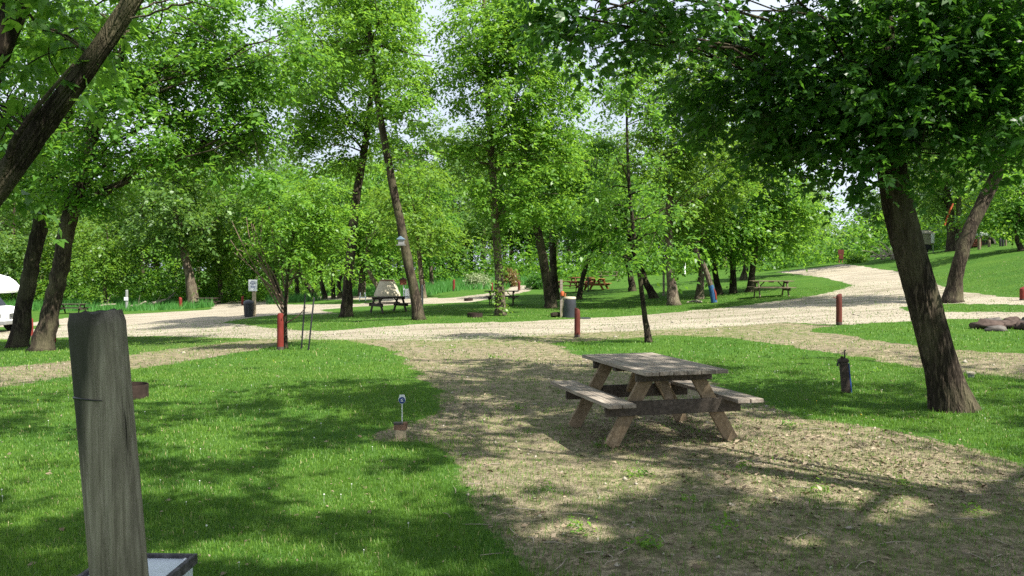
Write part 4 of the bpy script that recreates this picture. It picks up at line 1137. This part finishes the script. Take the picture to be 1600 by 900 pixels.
def lawn_marker():
    g = G(628, 682); s = g.y/F
    t = thing('lawn_marker', 'blue round lawn marker on a thin stake beside small block pile', 'lawn sign', (g.x, g.y+.02, g.z))
    z1 = CAMZ+(HZ-632)/F*g.y-g.z; zc = CAMZ+(HZ-624.5)/F*g.y-g.z; r = 5.6*s
    m = MB(); m.tube([(0, 0, -.05), (0, 0, z1+.01)], .006, 8); m.build('stake', M['white'], t)
    pl = MB()
    pts = []
    for k in range(40):
        a = 2*math.pi*k/40; x = math.cos(a)*r; z = math.sin(a)*r*1.22
        if z > r*.75: z = r*1.35; x = max(-r*.72, min(r*.72, x*1.25))
        pts.append((x, z))
    for y in (-.012, -.006): pl.v += [(x, y, zc+z) for x, z in pts]
    pl.f = [tuple(range(40)), tuple(reversed(range(40, 80)))]+[((k+1) % 40, k, 40+k, 40+(k+1) % 40) for k in range(40)]
    pl.build('sign_plate', M['white'], t)
    bl = MB(); n = 32
    for y in (-.0165, -.0125): bl.v += [(math.cos(2*math.pi*k/n)*r*.88, y, zc-.008+math.sin(2*math.pi*k/n)*r*.92) for k in range(n)]
    bl.f = [tuple(range(n)), tuple(reversed(range(n, 2*n)))]+[((k+1) % n, k, n+k, n+(k+1) % n) for k in range(n)]
    disc = bl.build('blue_disc', M['blue'], t)
    sw = MB()
    S_ = [(.42, .38), (.15, .48), (-.28, .38), (-.42, .15), (-.1, .02), (.3, -.1), (.42, -.3), (.1, -.46), (-.4, -.36)]
    p2, r2 = smooth_path([(x*r*.8, -.019, zc-.008+z*r*.8) for x, z in S_], [r*.085]*len(S_), 30)
    sw.tube(p2, r2, 6); sw.build('emblem', M['white'], disc)
    b = thing('block_pile', 'small pile of brick and tan blocks below the blue lawn marker', 'blocks', (g.x, g.y-.10, h1(g.x, g.y-.1))); b.scale = (.72, .72, .78)
    m = MB(); m.box((0, 0, .06), (.17, .15, .13), Matrix.Rotation(.1, 3, 'Z')); m.build('base_block', M['sand_block'], b, bevel=.008)
    m = MB(); m.box((-.005, 0, .165), (.19, .15, .075), Matrix.Rotation(-.08, 3, 'Z')); m.build('brick', M['brick'], b, bevel=.006)
    m = MB(); m.box((-.045, .0, .219), (.14, .13, .028), Matrix.Rotation(.15, 3, 'Z')); m.build('cap_slab', M['stone'], b, bevel=.005)
    m = MB(); m.box((.075, -.02, .222), (.07, .09, .036), Matrix.Rotation(.3, 3, 'Z')); m.build('brick_piece', M['brick'], b, bevel=.006)
lawn_marker()

def faucet_post():
    g = G(1322, 614); s = g.y/F
    t = thing('faucet_post', 'dark wooden water faucet post with blue pipe on the lawn by the largest trunk', 'water faucet', tuple(g)); t.rotation_euler = (0, -math.radians(5), 0)
    h = 54*s
    m = MB(); m.box((0, 0, h/2-.03), (11*s, .10, h+.06)); m.build('post', M['wood_dark'], t, bevel=.006)
    m = MB(); m.box((-.005, -.005, h-.035), (14*s, .125, .045)); m.build('collar', M['wood_dark'], t, bevel=.006)
    m = MB(); m.tube([(6.8*s, -.02, -.04), (6.8*s, -.02, h*.85)], .019, 10); m.build('blue_pipe', M['blue'], t, smooth=True)
    m = MB(); m.tube([(-5*s, -.03, h*.90), (-9*s, -.03, h*.90), (-10.5*s, -.03, h*.86), (-10.5*s, -.03, h*.80)], [.018, .018, .016, .018], 8); m.build('spout', M['black'], t, smooth=True)
    m = MB(); m.tube([(2.5*s, 0, h-.02), (3.2*s, 0, h+.06), (3.0*s, 0, h+.105), (5*s, 0, h+.125)], [.012, .012, .010, .012], 8); m.build('handle', M['black'], t, smooth=True)
    m = MB(); m.lathe([(.03, 0), (.026, .025), (.01, .035)], 10, (-1.5*s, 0, h)); m.build('valve_cap', M['rust'], t)
faucet_post()
def white_stub():
    g = G(1517, 590); t = thing('pipe_stub', 'short capped grey pipe stub right of the largest trunk', 'pipe', tuple(g))
    m = MB(); m.lathe([(.05, -.03), (.05, .06)], 14); m.build('pipe', M['pipe'], t, smooth=True)
    m = MB(); m.lathe([(.07, .06), (.07, .085), (.05, .095)], 14); m.build('cap', M['concrete'], t, smooth=True)
white_stub()

# rock ring at the right edge
def rocks():
    cx, cy = 1590, 514
    g = G(cx, cy); s = g.y/F; r = random.Random(4)
    spec = [(-46,0,50,15,'rust'),(-34,3,34,8,'stone'),(-12,-1,44,13,'rust'),(8,0,34,11,'rust'),(28,1,40,15,'rust'),(-38,-9,30,9,'stone'),(-8,-10,28,10,'rust'),(20,-10,32,10,'stone'),(52,0,40,13,'rust')]
    labs = ['flat brown rock at the left end of the rock pit', 'low pale slab leaning on the rock pit front', 'long brown rock in the middle of the rock pit', 'grey rock right of the long brown one in the rock pit',
            'big brown rock at the right picture edge', 'grey rock at the rear left of the rock pit', 'grey rock at the rear middle of the rock pit', 'grey rock at the rear right of the rock pit', 'grey rock beyond the right picture edge']
    for (dx, dy, w, h, mt), lab in zip(spec, labs):
        b = G(cx+dx, cy+dy); m = MB(); n, k = 14, 9; o = r.random()*50
        for i in range(k):
            ph = math.pi*i/(k-1)
            for j in range(n):
                a = 2*math.pi*j/n; v = Vector((math.sin(ph)*math.cos(a), math.sin(ph)*math.sin(a), math.cos(ph)))
                q = 1+.5*mnoise.noise(v*1.3+Vector((o, 0, 0)))+.2*mnoise.noise(v*4+Vector((o, 3, 0)))
                m.v.append((v.x*q*w*s*.5, v.y*q*w*s*.4, max(-.05, v.z*q*h*s*.6+h*s*.38)))
        for i in range(k-1):
            for j in range(n):
                j2 = (j+1) % n; m.f.append((i*n+j, (i+1)*n+j, (i+1)*n+j2, i*n+j2))
        ob = m.build('rock', M['stone'] if mt == 'stone' else M['brown_rock'], None, smooth=False); ob.location = b
        for p in ob.data.polygons: p.use_smooth = True
        tag(ob, lab, 'rock', 'rocks round the fire pit')
M['brown_rock'] = m_plain('brown_rock', (.075,.055,.046), .9, .1, .5, 6)
rocks()

# ------------------------------------------------------------------ sign, cans, barrel and small things in the middle distance
def sign_board():
    g = G(397, 494); s = g.y/F
    t = thing('sign_post', 'pale wooden post with white notice sheet beside the dark trash can', 'sign', tuple(g))
    m = MB(); m.box((0, 0, 24*s), (5*s, 5*s, 50*s)); m.build('post', M['sand_block'], t, bevel=.01)
    m = MB(); m.box((-1*s, -3.2*s, 48*s), (13.5*s, .03, 18*s)); pn = m.build('panel', M['white'], t, bevel=.01)
    m = MB()
    for i, (w, z) in enumerate([(5, 54.2), (9, 51.8), (4, 49.0), (7, 46.6), (6, 44.6)]): m.box((-1*s, -3.2*s-.019, z*s), (w*s, .004, .9*s if i != 1 else 1.2*s))
    m.build('lettering', M['ink'], pn)
sign_board()
def trash_can():
    g = G(388.5, 495.5); s = g.y/F
    t = thing('trash_can', 'dark grey trash can with domed lid beside the sign post', 'trash can', tuple(g))
    m = MB(); m.lathe([(6*s, -.01), (6.2*s, .02), (7.4*s, 21*s), (7.6*s, 21*s)], 22); m.build('bin', M['grey_plastic'], t, smooth=True)
    m = MB(); m.lathe([(8.3*s, 21*s), (8.3*s, 22.5*s), (7.4*s, 24.5*s), (4*s, 26.4*s), (.5*s, 27*s)], 22); m.build('lid', M['grey_plastic'], t, smooth=True)
    m = MB()
    for k in range(10):
        a = 2*math.pi*k/10; m.tube([(6.3*s*math.cos(a), 6.3*s*math.sin(a), .05), (7.45*s*math.cos(a), 7.45*s*math.sin(a), 20*s)], .02, 5)
    m.build('ribs', M['grey_plastic'], t)
trash_can()
def barrel():
    g = G(890, 496); s = g.y/F
    t = thing('barrel', 'dark grey barrel with pale lid beside the dark red bollard', 'barrel', tuple(g))
    m = MB(); m.lathe([(11*s, -.02), (11*s, .03), (10.6*s, 10*s), (10.8*s, 11*s), (10.2*s, 20*s), (10.4*s, 21*s), (9.6*s, 29*s)], 26); m.build('drum', M['grey_plastic'], t, smooth=True)
    m = MB(); m.lathe([(9.9*s, 29*s), (10*s, 31*s), (9.2*s, 32.2*s), (.5*s, 32.6*s)], 26); m.build('lid', M['concrete'], t, smooth=True)
    g2 = G(911, 498); o = MB(); o.box((0, 0, .02), (22*s, .5, .05)); ob = o.build('mat', M['grey_plastic'], None, bevel=.01); ob.location = g2
    tag(ob, 'flat grey slab lying in the grass right of the barrel', 'slab')
    g3 = G(877, 494); t = thing('wooden_post', 'thin grey hookup post with red cap left of the barrel', 'post', tuple(g3)); s = g3.y/F
    m = MB(); m.box((0, 0, 28*s), (4*s, 4*s, 58*s)); m.build('post', M['wood_grey'], t, bevel=.008)
    m = MB(); m.lathe([(3*s, 0), (3.4*s, 4*s), (2*s, 7*s)], 12, (1.5*s, -3*s, 32*s)); m.build('red_cap', M['orange'], t, smooth=True)
    g4 = G(877.5, 496); t = thing('pale_pole', 'pale stick propped against the hookup post left of the barrel', 'pole', tuple(g4)); s = g4.y/F
    m = MB(); m.tube([(-1.5*s, -.12, 0), (4.5*s, -.12, 33*s)], .028, 8); m.build('stick', M['sand_block'], t)
    m = MB(); m.lathe([(1.8*s, 32*s), (1.9*s, 38*s)], 8, (4.8*s, -.12, 0)); m.build('tip', M['wood_orange'], t)
    g5 = G(868, 496); m = MB(); m.tube([(-7*s, 0, .09), (-2*s, .03, .11), (6*s, .1, .12)], [.09, .11, .10], 9, True, .2, 2)
    ob = m.build('log', M['bark_dark'], None); ob.location = g5; tag(ob, 'short dark log lying left of the grey barrel', 'log')
barrel()
def cone():
    g = G(605, 466); s = g.y/F
    t = thing('concrete_cone', 'big pale tapered concrete cone on a low base behind the dark table', 'concrete cone', tuple(g))
    m = MB(); m.lathe([(16*s, -.05), (16*s, 3*s), (19*s, 3.6*s)], 30); m.build('plinth', M['stone'], t, smooth=True)
    m = MB(); m.lathe([(20.5*s, 3.4*s), (20.5*s, 6*s), (18.8*s, 10*s), (12.5*s, 25*s), (11.6*s, 26.5*s)], 30); m.build('shell', M['concrete'], t, smooth=True)
    m = MB(); m.lathe([(11*s, 26.5*s), (11*s, 28.5*s), (9*s, 29*s)], 24); m.build('brick_collar', M['brick'], t, smooth=True)
cone()
def simple_pole(label, px, py, hpx, wpx, mat, name='pole', lean=0):
    g = G(px, py); s = g.y/F
    t = thing(name, label, 'pole', tuple(g)); t.rotation_euler = (0, lean, 0)
    m = MB(); r = wpx*s/2; m.lathe([(r, -.05), (r, hpx*s), (r*.5, (hpx+1)*s)], 10); m.build('shaft', M[mat], t, smooth=True)
    m = MB(); m.lathe([(r*1.4, -.02), (r*1.3, .06)], 10); m.build('foot', M[mat], t)
    return t, s
simple_pole('grey pipe standing close right of the birdhouse tree trunk', 660, 484, 38, 3, 'pipe')
simple_pole('dark thin pole beside the orange picnic table', 919, 456, 25, 2, 'black')
simple_pole('white pole on the lawn beyond the pale flaring trunk', 1070, 428, 19, 2.5, 'white')
simple_pole('left black stake beside the small bright sapling', 471, 545, 85, 2.6, 'black', 'stake', math.radians(4.0))
simple_pole('right black stake beside the small bright sapling', 482, 547, 82, 2.6, 'black', 'stake', math.radians(6.0))
t, s = simple_pole('grey utility post with small white panel by the river grass', 198, 484, 30, 4.5, 'pipe', 'utility_post')
m = MB(); m.box((0, -.12, 17*s), (6*s, .08, 5*s)); m.build('panel', M['white'], t, bevel=.01)
t, s = simple_pole('wooden post with pale box top left of the flaring trunk', 1037, 462, 40, 3.5, 'wood_grey', 'box_post')
m = MB(); m.box((0, 0, 42*s), (8*s, 8*s, 4*s)); m.build('box', M['concrete'], t, bevel=.01)
t, s = simple_pole('white pole carrying a small red birdhouse beside the concrete cone', 631, 466, 20, 2, 'white', 'birdhouse_pole')
m = MB(); m.box((-1*s, 0, 25*s), (10*s, 8*s, 8*s)); hs = m.build('birdhouse', M['wood_red'], t)
m = MB(); m.add([(-7*s,-5*s,29*s),(5*s,-5*s,29*s),(5*s,5*s,29*s),(-7*s,5*s,29*s),(-1*s,-5*s,33*s),(-1*s,5*s,33*s)], [(0,1,4),(2,3,5),(0,4,5,3),(1,2,5,4),(0,3,2,1)]); m.build('roof', M['wood_dark'], hs)
def small_things():
    g = G(638, 466); s = g.y/F
    t = thing('white_drum', 'white drum half hidden behind the birdhouse tree trunk', 'drum', tuple(g))
    m = MB(); m.lathe([(5*s, -.02), (5.4*s, 6*s), (5*s, 13*s)], 18); m.build('drum', M['white'], t, smooth=True)
    m = MB(); m.lathe([(5.3*s, 13*s), (5.2*s, 14.5*s), (1*s, 15*s)], 18); m.build('lid', M['white'], t, smooth=True)
    g = G(567, 470); s = g.y/F
    t = thing('white_stand', 'white wooden stand at the foot of the stout pale trunk', 'stand', tuple(g))
    m = MB(); m.box((0, 0, 5*s), (11*s, 6*s, 1.2*s)); m.build('shelf', M['white'], t)
    for sx in (-1, 1):
        m = MB(); m.beam((sx*5*s, -2*s, 0), (sx*3.5*s, -1*s, 13*s), 1.2*s, 1.2*s, (0, 1, 0)); m.build('leg', M['white'], t)
    # birdhouse on the trunk of the tall slim tree
    d = t8.location.y-.42; c = P(627, 378, d); s = d/F
    t = thing('birdhouse', 'small blue grey birdhouse hung on the tall slim leaning trunk', 'birdhouse', tuple(c))
    m = MB(); m.box((0, 0, 0), (9*s, 8*s, 8*s)); m.build('box', M['pipe'], t, bevel=.005)
    m = MB(); m.add([(-7*s,-6*s,4*s),(6*s,-6*s,4*s),(6*s,6*s,4*s),(-7*s,6*s,4*s),(-1*s,-6*s,9*s),(-1*s,6*s,9*s)], [(0,1,4),(2,3,5),(0,4,5,3),(1,2,5,4),(0,3,2,1)]); m.build('roof', M['blue_grey'], t)
    m = MB(); m.box((0, -2*s, -5*s), (13*s, 14*s, 1.2*s)); m.build('tray', M['pipe'], t)
    # leaning log with blue wrap
    g = G(1116, 473); s = g.y/F; d = g.y
    t = thing('leaning_log', 'bare leaning log wrapped in blue at its foot among the shaded trees', 'log', tuple(g))
    def L(x, y, dy=0): return tuple(np.array(P(x, y, d+dy))-np.array(g))
    q, r2 = smooth_path([L(1117,474), L(1112,450,.1), L(1101,418,.2), L(1086,388,.3)], [4.6*s, 4.4*s, 4.2*s, 3.6*s], 16)
    m = MB(); m.tube(q, r2, 10, True, .12, 3); m.build('log', M['bark_light'], t)
    q2, r3 = smooth_path([L(1116,473), L(1113.5,456,.08), L(1110.5,446,.12)], [5.0*s, 4.9*s, 4.7*s], 8)
    m = MB(); m.tube(q2, r3, 12, False, .1, 5); m.build('blue_wrap', M['blue_cloth'], t)
    m = MB(); m.tube([L(1119,468,-.1), L(1118,458,-.05), L(1115,451,0)], [1.4*s, 1.6*s, 1.2*s], 6); m.build('red_strip', M['red_paint'], t)
    g = G(1085, 474); s = g.y/F; m = MB()
    m.tube([(-12*s, 0, .05), (-2*s, .1, .09), (12*s, 0, .06)], [.03, .06, .04], 7, True, .2, 2); m.tube([(-4*s, .05, .07), (2*s, -.2, .16), (8*s, -.3, .12)], [.03, .025, .015], 5)
    ob = m.build('fallen_branch', M['grey_dead']); ob.location = g; tag(ob, 'fallen branch on the grass left of the blue wrapped log', 'branch')
    # red sign at the far end of the road
    g = G(1314, 411); s = g.y/F
    t = thing('red_sign', 'small brown red sign stand at the far end of the gravel road', 'sign', tuple(g))
    m = MB(); m.box((0, 0, 17*s), (9*s, 1.2*s, 8*s)); m.build('panel', M['red_dark'], t)
    m = MB(); m.box((.5*s, 0, 9.5*s), (6.5*s, 1.0*s, 6.5*s)); m.build('lower_panel', M['red_dark'], t)
    for sx in (-1, 1):
        m = MB(); m.box((sx*2.5*s, .9*s, 6*s), (1.2*s, .7*s, 13*s)); m.build('leg', M['wood_red'], t)
    # dead branches beyond the road
    g = G(1385, 408); s = g.y/F; m = MB(); r = random.Random(3)
    for k in range(16):
        x0 = r.uniform(-20, 30)*s; a = r.uniform(.3, 2.6); L2 = r.uniform(18, 42)*s
        e = Vector((x0-math.cos(a)*L2, r.uniform(-1, 1), math.sin(a)*L2*.8+.2)); b0 = Vector((x0, 0, .1)); mid = (b0+e)/2+Vector((r.uniform(-.3, .3), 0, r.uniform(-.1, .4)))
        m.tube(bez(np.array(b0), np.array(mid), np.array(e), 6), np.linspace(.05, .012, 6), 5, False)
    m.tube([(-25*s, 0, .3), (0, .2, .35), (38*s, 0, .5)], [.06, .09, .06], 6)
    ob = m.build('dead_branches', M['grey_dead']); ob.location = g; tag(ob, 'pale dead branch tangle behind the largest trunk beyond the road', 'branches')
    # driftwood on the river bank
    for i, (px, py, L2, a, lab) in enumerate([(243,479,30,.25,'pale bent driftwood log right of the utility post'), (215,481,26,-.2,'grey driftwood log at the river bank behind the post'), (165,482,30,.1,'long driftwood log near the far left table'), (262,476,24,.5,'short raised driftwood log left of the pale slim tree')]):
        g = G(px, py); s = g.y/F; m = MB(); 
        m.tube([(-L2*.5*s, 0, .12), (0, .1, .22+.5*a), (L2*.5*s, .1, .15+abs(a)*2)], [.13, .16, .07], 8, True, .25, i)
        m.tube([(0, .1, .22), (L2*.2*s, -.2, .8), (L2*.3*s, -.3, 1.1)], [.06, .04, .02], 5)
        ob = m.build('driftwood_log', M['grey_dead']); ob.location = g; ob.rotation_euler = (0, 0, a); tag(ob, lab, 'log', 'driftwood on the river bank')
M['blue_grey'] = m_plain('blue_grey_paint', (.16,.24,.32), .6, .3, .15, 8)
small_things()

# ------------------------------------------------------------------ right bank: trailer, stumps, crate, stone arch
def right_bank():
    g = G(1462, 395); s = g.y/F
    t = thing('tent_trailer', 'beige canvas trailer half hidden behind the largest trunk', 'trailer', (g.x-.6, g.y+1.5, g.z))
    m = MB(); m.box((0, 0, 22*s), (42*s, 30*s, 17*s)); m.build('canvas', M['canvas'], t, bevel=.03)
    m = MB(); m.add([(-24*s,-17*s,30.6*s),(24*s,-17*s,30.6*s),(24*s,17*s,30.6*s),(-24*s,17*s,30.6*s),(-20*s,0,37*s),(20*s,0,37*s)], [(0,1,5,4),(2,3,4,5),(0,4,3),(1,2,5),(0,3,2,1)]); m.build('roof', M['canvas'], t)
    m = MB(); m.box((18*s, -17.6*s, 23*s), (5.5*s, 1*s, 15*s)); m.build('white_flap', M['white'], t, bevel=.02)
    m = MB(); m.box((0, 0, 9*s), (38*s, 26*s, 8*s)); m.build('chassis', M['black'], t)
    for sx in (-1, 1):
        m = MB(); m.tube([(sx*20*s, -15*s, -3*s), (sx*20*s, -15*s, 14*s)], .03, 8); m.build('leg', M['pipe'], t)
    for sx in (-1, 1):
        m = MB(); m.tube([(sx*8*s, -15.6*s, 4*s), (sx*8*s, -13.2*s, 4*s)], 4.5*s, 16); m.build('wheel', M['tyre'], t)
    g2 = G(1449, 396); m = MB(); s2 = g2.y/F
    t = thing('lantern_pole', 'yellow lantern on a thin pole against the largest trunk', 'lantern', tuple(g2))
    m.tube([(0, 0, -.05), (0, 0, 26*s2)], .03, 8); m.build('pole', M['pipe'], t)
    m = MB(); m.lathe([(1.5*s2, 22*s2), (2.4*s2, 24*s2), (2.4*s2, 30*s2), (1*s2, 32*s2)], 12); m.build('lantern', M['yellow'], t, smooth=True)
    # orange strap on the twin trunk
    gd = G(1489, 392); d = gd.y-.75
    q = [P(1476, 352, d), P(1480, 340, d-.05), P(1485, 328, d-.05), P(1489, 318, d)]
    m = MB(); m.tube(q, 1.4*d/F, 6); o = m.build('strap', M['orange'])
    tag(o, 'orange strap tied slanting across the thick twin trunk', 'strap')
    for i, (px, py, h, w, mt, lab) in enumerate([(1530,390,17,4.5,'wood_olive','pale tallest stump post beside the brown crate'), (1545.5,386,11,4,'wood_olive','pale stump post in front of the stone arch'),
                                          (1563,385,13,3,'black','left black stump of the close pair at far right'), (1567,385,13,3,'black','right black stump of the close pair at far right'), (1571.5,384,9,3,'wood_olive','pale stump post right of the black pair')]):
        g = G(px, py); s = g.y/F; m = MB(); r = w*s/2
        m.lathe([(r*1.1, -.05), (r, h*s*.5), (r*1.02, h*s*.97), (r*.8, h*s)], 12); o = m.build('stump_post', M[mt], None, smooth=True); o.location = g; tag(o, lab, 'post', 'stump posts on the bank')
    g = G(1521, 386); s = g.y/F
    t = thing('wooden_crate', 'brown slatted crate behind the second leaning trunk on the bank', 'crate', tuple(g))
    m = MB()
    for k in range(4): m.box((0, 0, (2+k*3)*s), (15*s, .8, 2.6*s))
    m.build('slats', M['wood_red'], t, bevel=.01)
    for sx in (-1, 1):
        m = MB(); m.box((sx*6*s, -.43, 6.5*s), (1.4*s, .05, 13*s)); m.build('corner_board', M['wood_red'], t)
    g = G(1549, 382); s = g.y/F
    t = thing('stone_arch', 'low arched grey stone hearth behind the stump posts', 'stone hearth', (g.x, g.y+.8, h1(g.x, g.y+.8)))
    n = 13
    for k in range(n):
        pass
    m = MB()
    for k in range(n):
        a = math.pi*(k+.5)/n; R = Matrix.Rotation(-(a-math.pi/2), 3, 'Y')
        m.box((math.cos(a)*13.5*s, 0, math.sin(a)*11*s+1*s), (3.0*s, .5, 3.4*s), R)
    m.build('arch_stones', M['stone'], t, bevel=.03)
    m = MB(); pts = [(math.cos(math.pi*k/16)*12*s, math.sin(math.pi*k/16)*9.6*s) for k in range(17)]
    for y in (-.1, .3): m.v += [(x, y, z-.1) for x, z in pts]
    m.f = [tuple(reversed(range(17))), tuple(range(17, 34))]+[(k, k+1, 18+k, 17+k) for k in range(16)]; m.build('hearth', M['soot'], t)
    g = G(1573, 383); s = g.y/F
    t = thing('patio_umbrella', 'pale canopy on a pole among leaves at the far right bank', 'umbrella', (g.x, g.y+3, h1(g.x, g.y+3)))
    s = (g.y+3)/F
    m = MB(); m.lathe([(11*s, 16*s), (7*s, 19*s), (.5*s, 21.5*s)], 8, cap_bot=False); m.build('canopy', M['white'], t)
    m = MB(); m.tube([(0, 0, -.05), (0, 0, 20*s)], .03, 8); m.build('pole', M['pipe'], t)
right_bank()

# ------------------------------------------------------------------ motorhome at the left edge
def motorhome():
    d = 45.0; xf = (24-CX)/F*d; gz = h1(xf-.9, d)
    t = thing('motorhome', 'white motorhome nose with overcab poking in at the left edge', 'motorhome', (xf, d, gz))
    W = 2.1
    def prism(prof, w, y0=0):
        m = MB(); n = len(prof)
        for y in (y0-w/2, y0+w/2): m.v += [(x, y, z) for x, z in prof]
        m.f = [tuple(range(n)), tuple(reversed(range(n, 2*n)))]+[((k+1) % n, k, n+k, n+(k+1) % n) for k in range(n)]
        return m
    prism([(-7, .6), (-2.1, .6), (-2.1, 1.95), (-1.35, 1.98), (-.55, 2.02), (-.33, 2.12), (-.33, 2.3), (-.62, 2.62), (-.95, 2.85), (-1.6, 3.02), (-7, 3.05)], W+.2).build('coach', M['white'], t, bevel=.05)
    prism([(-2.2, .48), (-.15, .48), (0, .55), (.0, 1.0), (-.06, 1.16), (-.35, 1.26), (-1.05, 1.36), (-1.5, 1.93), (-2.2, 1.94)], W-.1).build('cab', M['white'], t, bevel=.05)
    prism([(-1.02, 1.37), (-1.46, 1.93), (-1.47, 1.95), (-1.0, 1.39)], W-.3).build('windscreen', M['glass'], t)
    m = MB(); m.box((-1.72, -W/2+.04, 1.62), (.55, .03, .48)); m.build('side_window', M['glass'], t)
    prism([(-.25, .40), (.08, .42), (.10, .62), (-.25, .62)], W+.02).build('bumper', M['pipe'], t, bevel=.03)
    m = MB()
    for k in range(4): m.box((.015, 0, .74+k*.075), (.03, W-1.0, .03))
    m.build('grille', M['black'], t)
    for sy in (-1, 1):
        m = MB(); m.box((.01, sy*(W/2-.30), .86), (.04, .30, .2)); m.build('headlight', M['pale_metal'], t, bevel=.02)
        m = MB(); m.box((-.3, sy*(W/2-.02), .90), (.32, .03, .14)); m.build('side_marker', M['pipe'], t)
        m = MB(); m.tube([(-.72, sy*(W/2-.02), .37), (-.72, sy*(W/2-.28), .37)], .37, 24); w = m.build('wheel', M['tyre'], t)
        m = MB(); m.tube([(-.72, sy*(W/2-.01), .37), (-.72, sy*(W/2-.05), .37)], .20, 18); m.build('rim', M['pipe'], w)
motorhome()

# ------------------------------------------------------------------ light, sky, camera
w = bpy.data.worlds.new('World'); SC.world = w; w.use_nodes = True
nt = w.node_tree; nt.nodes.clear()
out = nt.nodes.new('ShaderNodeOutputWorld'); bg = nt.nodes.new('ShaderNodeBackground'); sky = nt.nodes.new('ShaderNodeTexSky')
sky.sky_type = 'NISHITA'; sky.sun_disc = False; sky.sun_elevation = SUN_EL; sky.sun_rotation = math.atan2(SUN[0], SUN[1])
sky.air_density = 1.0; sky.dust_density = 2.5; sky.ozone_density = 1.0
bg.inputs[1].default_value = .062
tcw = nt.nodes.new('ShaderNodeTexCoord'); cn = nt.nodes.new('ShaderNodeTexNoise'); cn.inputs['Scale'].default_value = 2.2; cn.inputs['Detail'].default_value = 7
nt.links.new(tcw.outputs['Generated'], cn.inputs['Vector'])
cr = nt.nodes.new('ShaderNodeValToRGB'); cr.color_ramp.elements[0].position = .30; cr.color_ramp.elements[0].color = (.6,.6,.6,1); cr.color_ramp.elements[1].position = .6; cr.color_ramp.elements[1].color = (.97,.97,.97,1)
nt.links.new(cn.outputs['Fac'], cr.inputs[0])
mxw = nt.nodes.new('ShaderNodeMix'); mxw.data_type = 'RGBA'; mxw.inputs[7].default_value = (7.0, 7.7, 9.0, 1)
nt.links.new(cr.outputs[0], mxw.inputs[0]); nt.links.new(sky.outputs[0], mxw.inputs[6])
nt.links.new(mxw.outputs[2], bg.inputs[0]); nt.links.new(bg.outputs[0], out.inputs[0])
ld = bpy.data.lights.new('sun', 'SUN'); ld.energy = 5.0; ld.angle = math.radians(.53); ld.color = (1, .95, .86)
lo = link(bpy.data.objects.new('sun', ld)); lo.rotation_euler = Vector(SUN).to_track_quat('Z', 'Y').to_euler(); lo.location = (10, -10, 30)
cd = bpy.data.cameras.new('camera'); co = link(bpy.data.objects.new('camera', cd)); SC.camera = co
co.location = (0, 0, CAMZ); co.rotation_euler = (math.radians(90), 0, 0)
cd.sensor_width = 36; cd.lens = 36*F/1600; cd.shift_y = -(450-HZ)/1600; cd.clip_start = .05; cd.clip_end = 4000
SC.view_settings.view_transform = 'Standard'; SC.view_settings.look = 'None'; SC.view_settings.exposure = 1.2; SC.view_settings.gamma = 1
cy = SC.cycles
cy.max_bounces = 6; cy.diffuse_bounces = 4; cy.glossy_bounces = 2; cy.transmission_bounces = 4; cy.caustics_reflective = False; cy.caustics_refractive = False
cy.sample_clamp_indirect = 4; cy.use_denoising = False
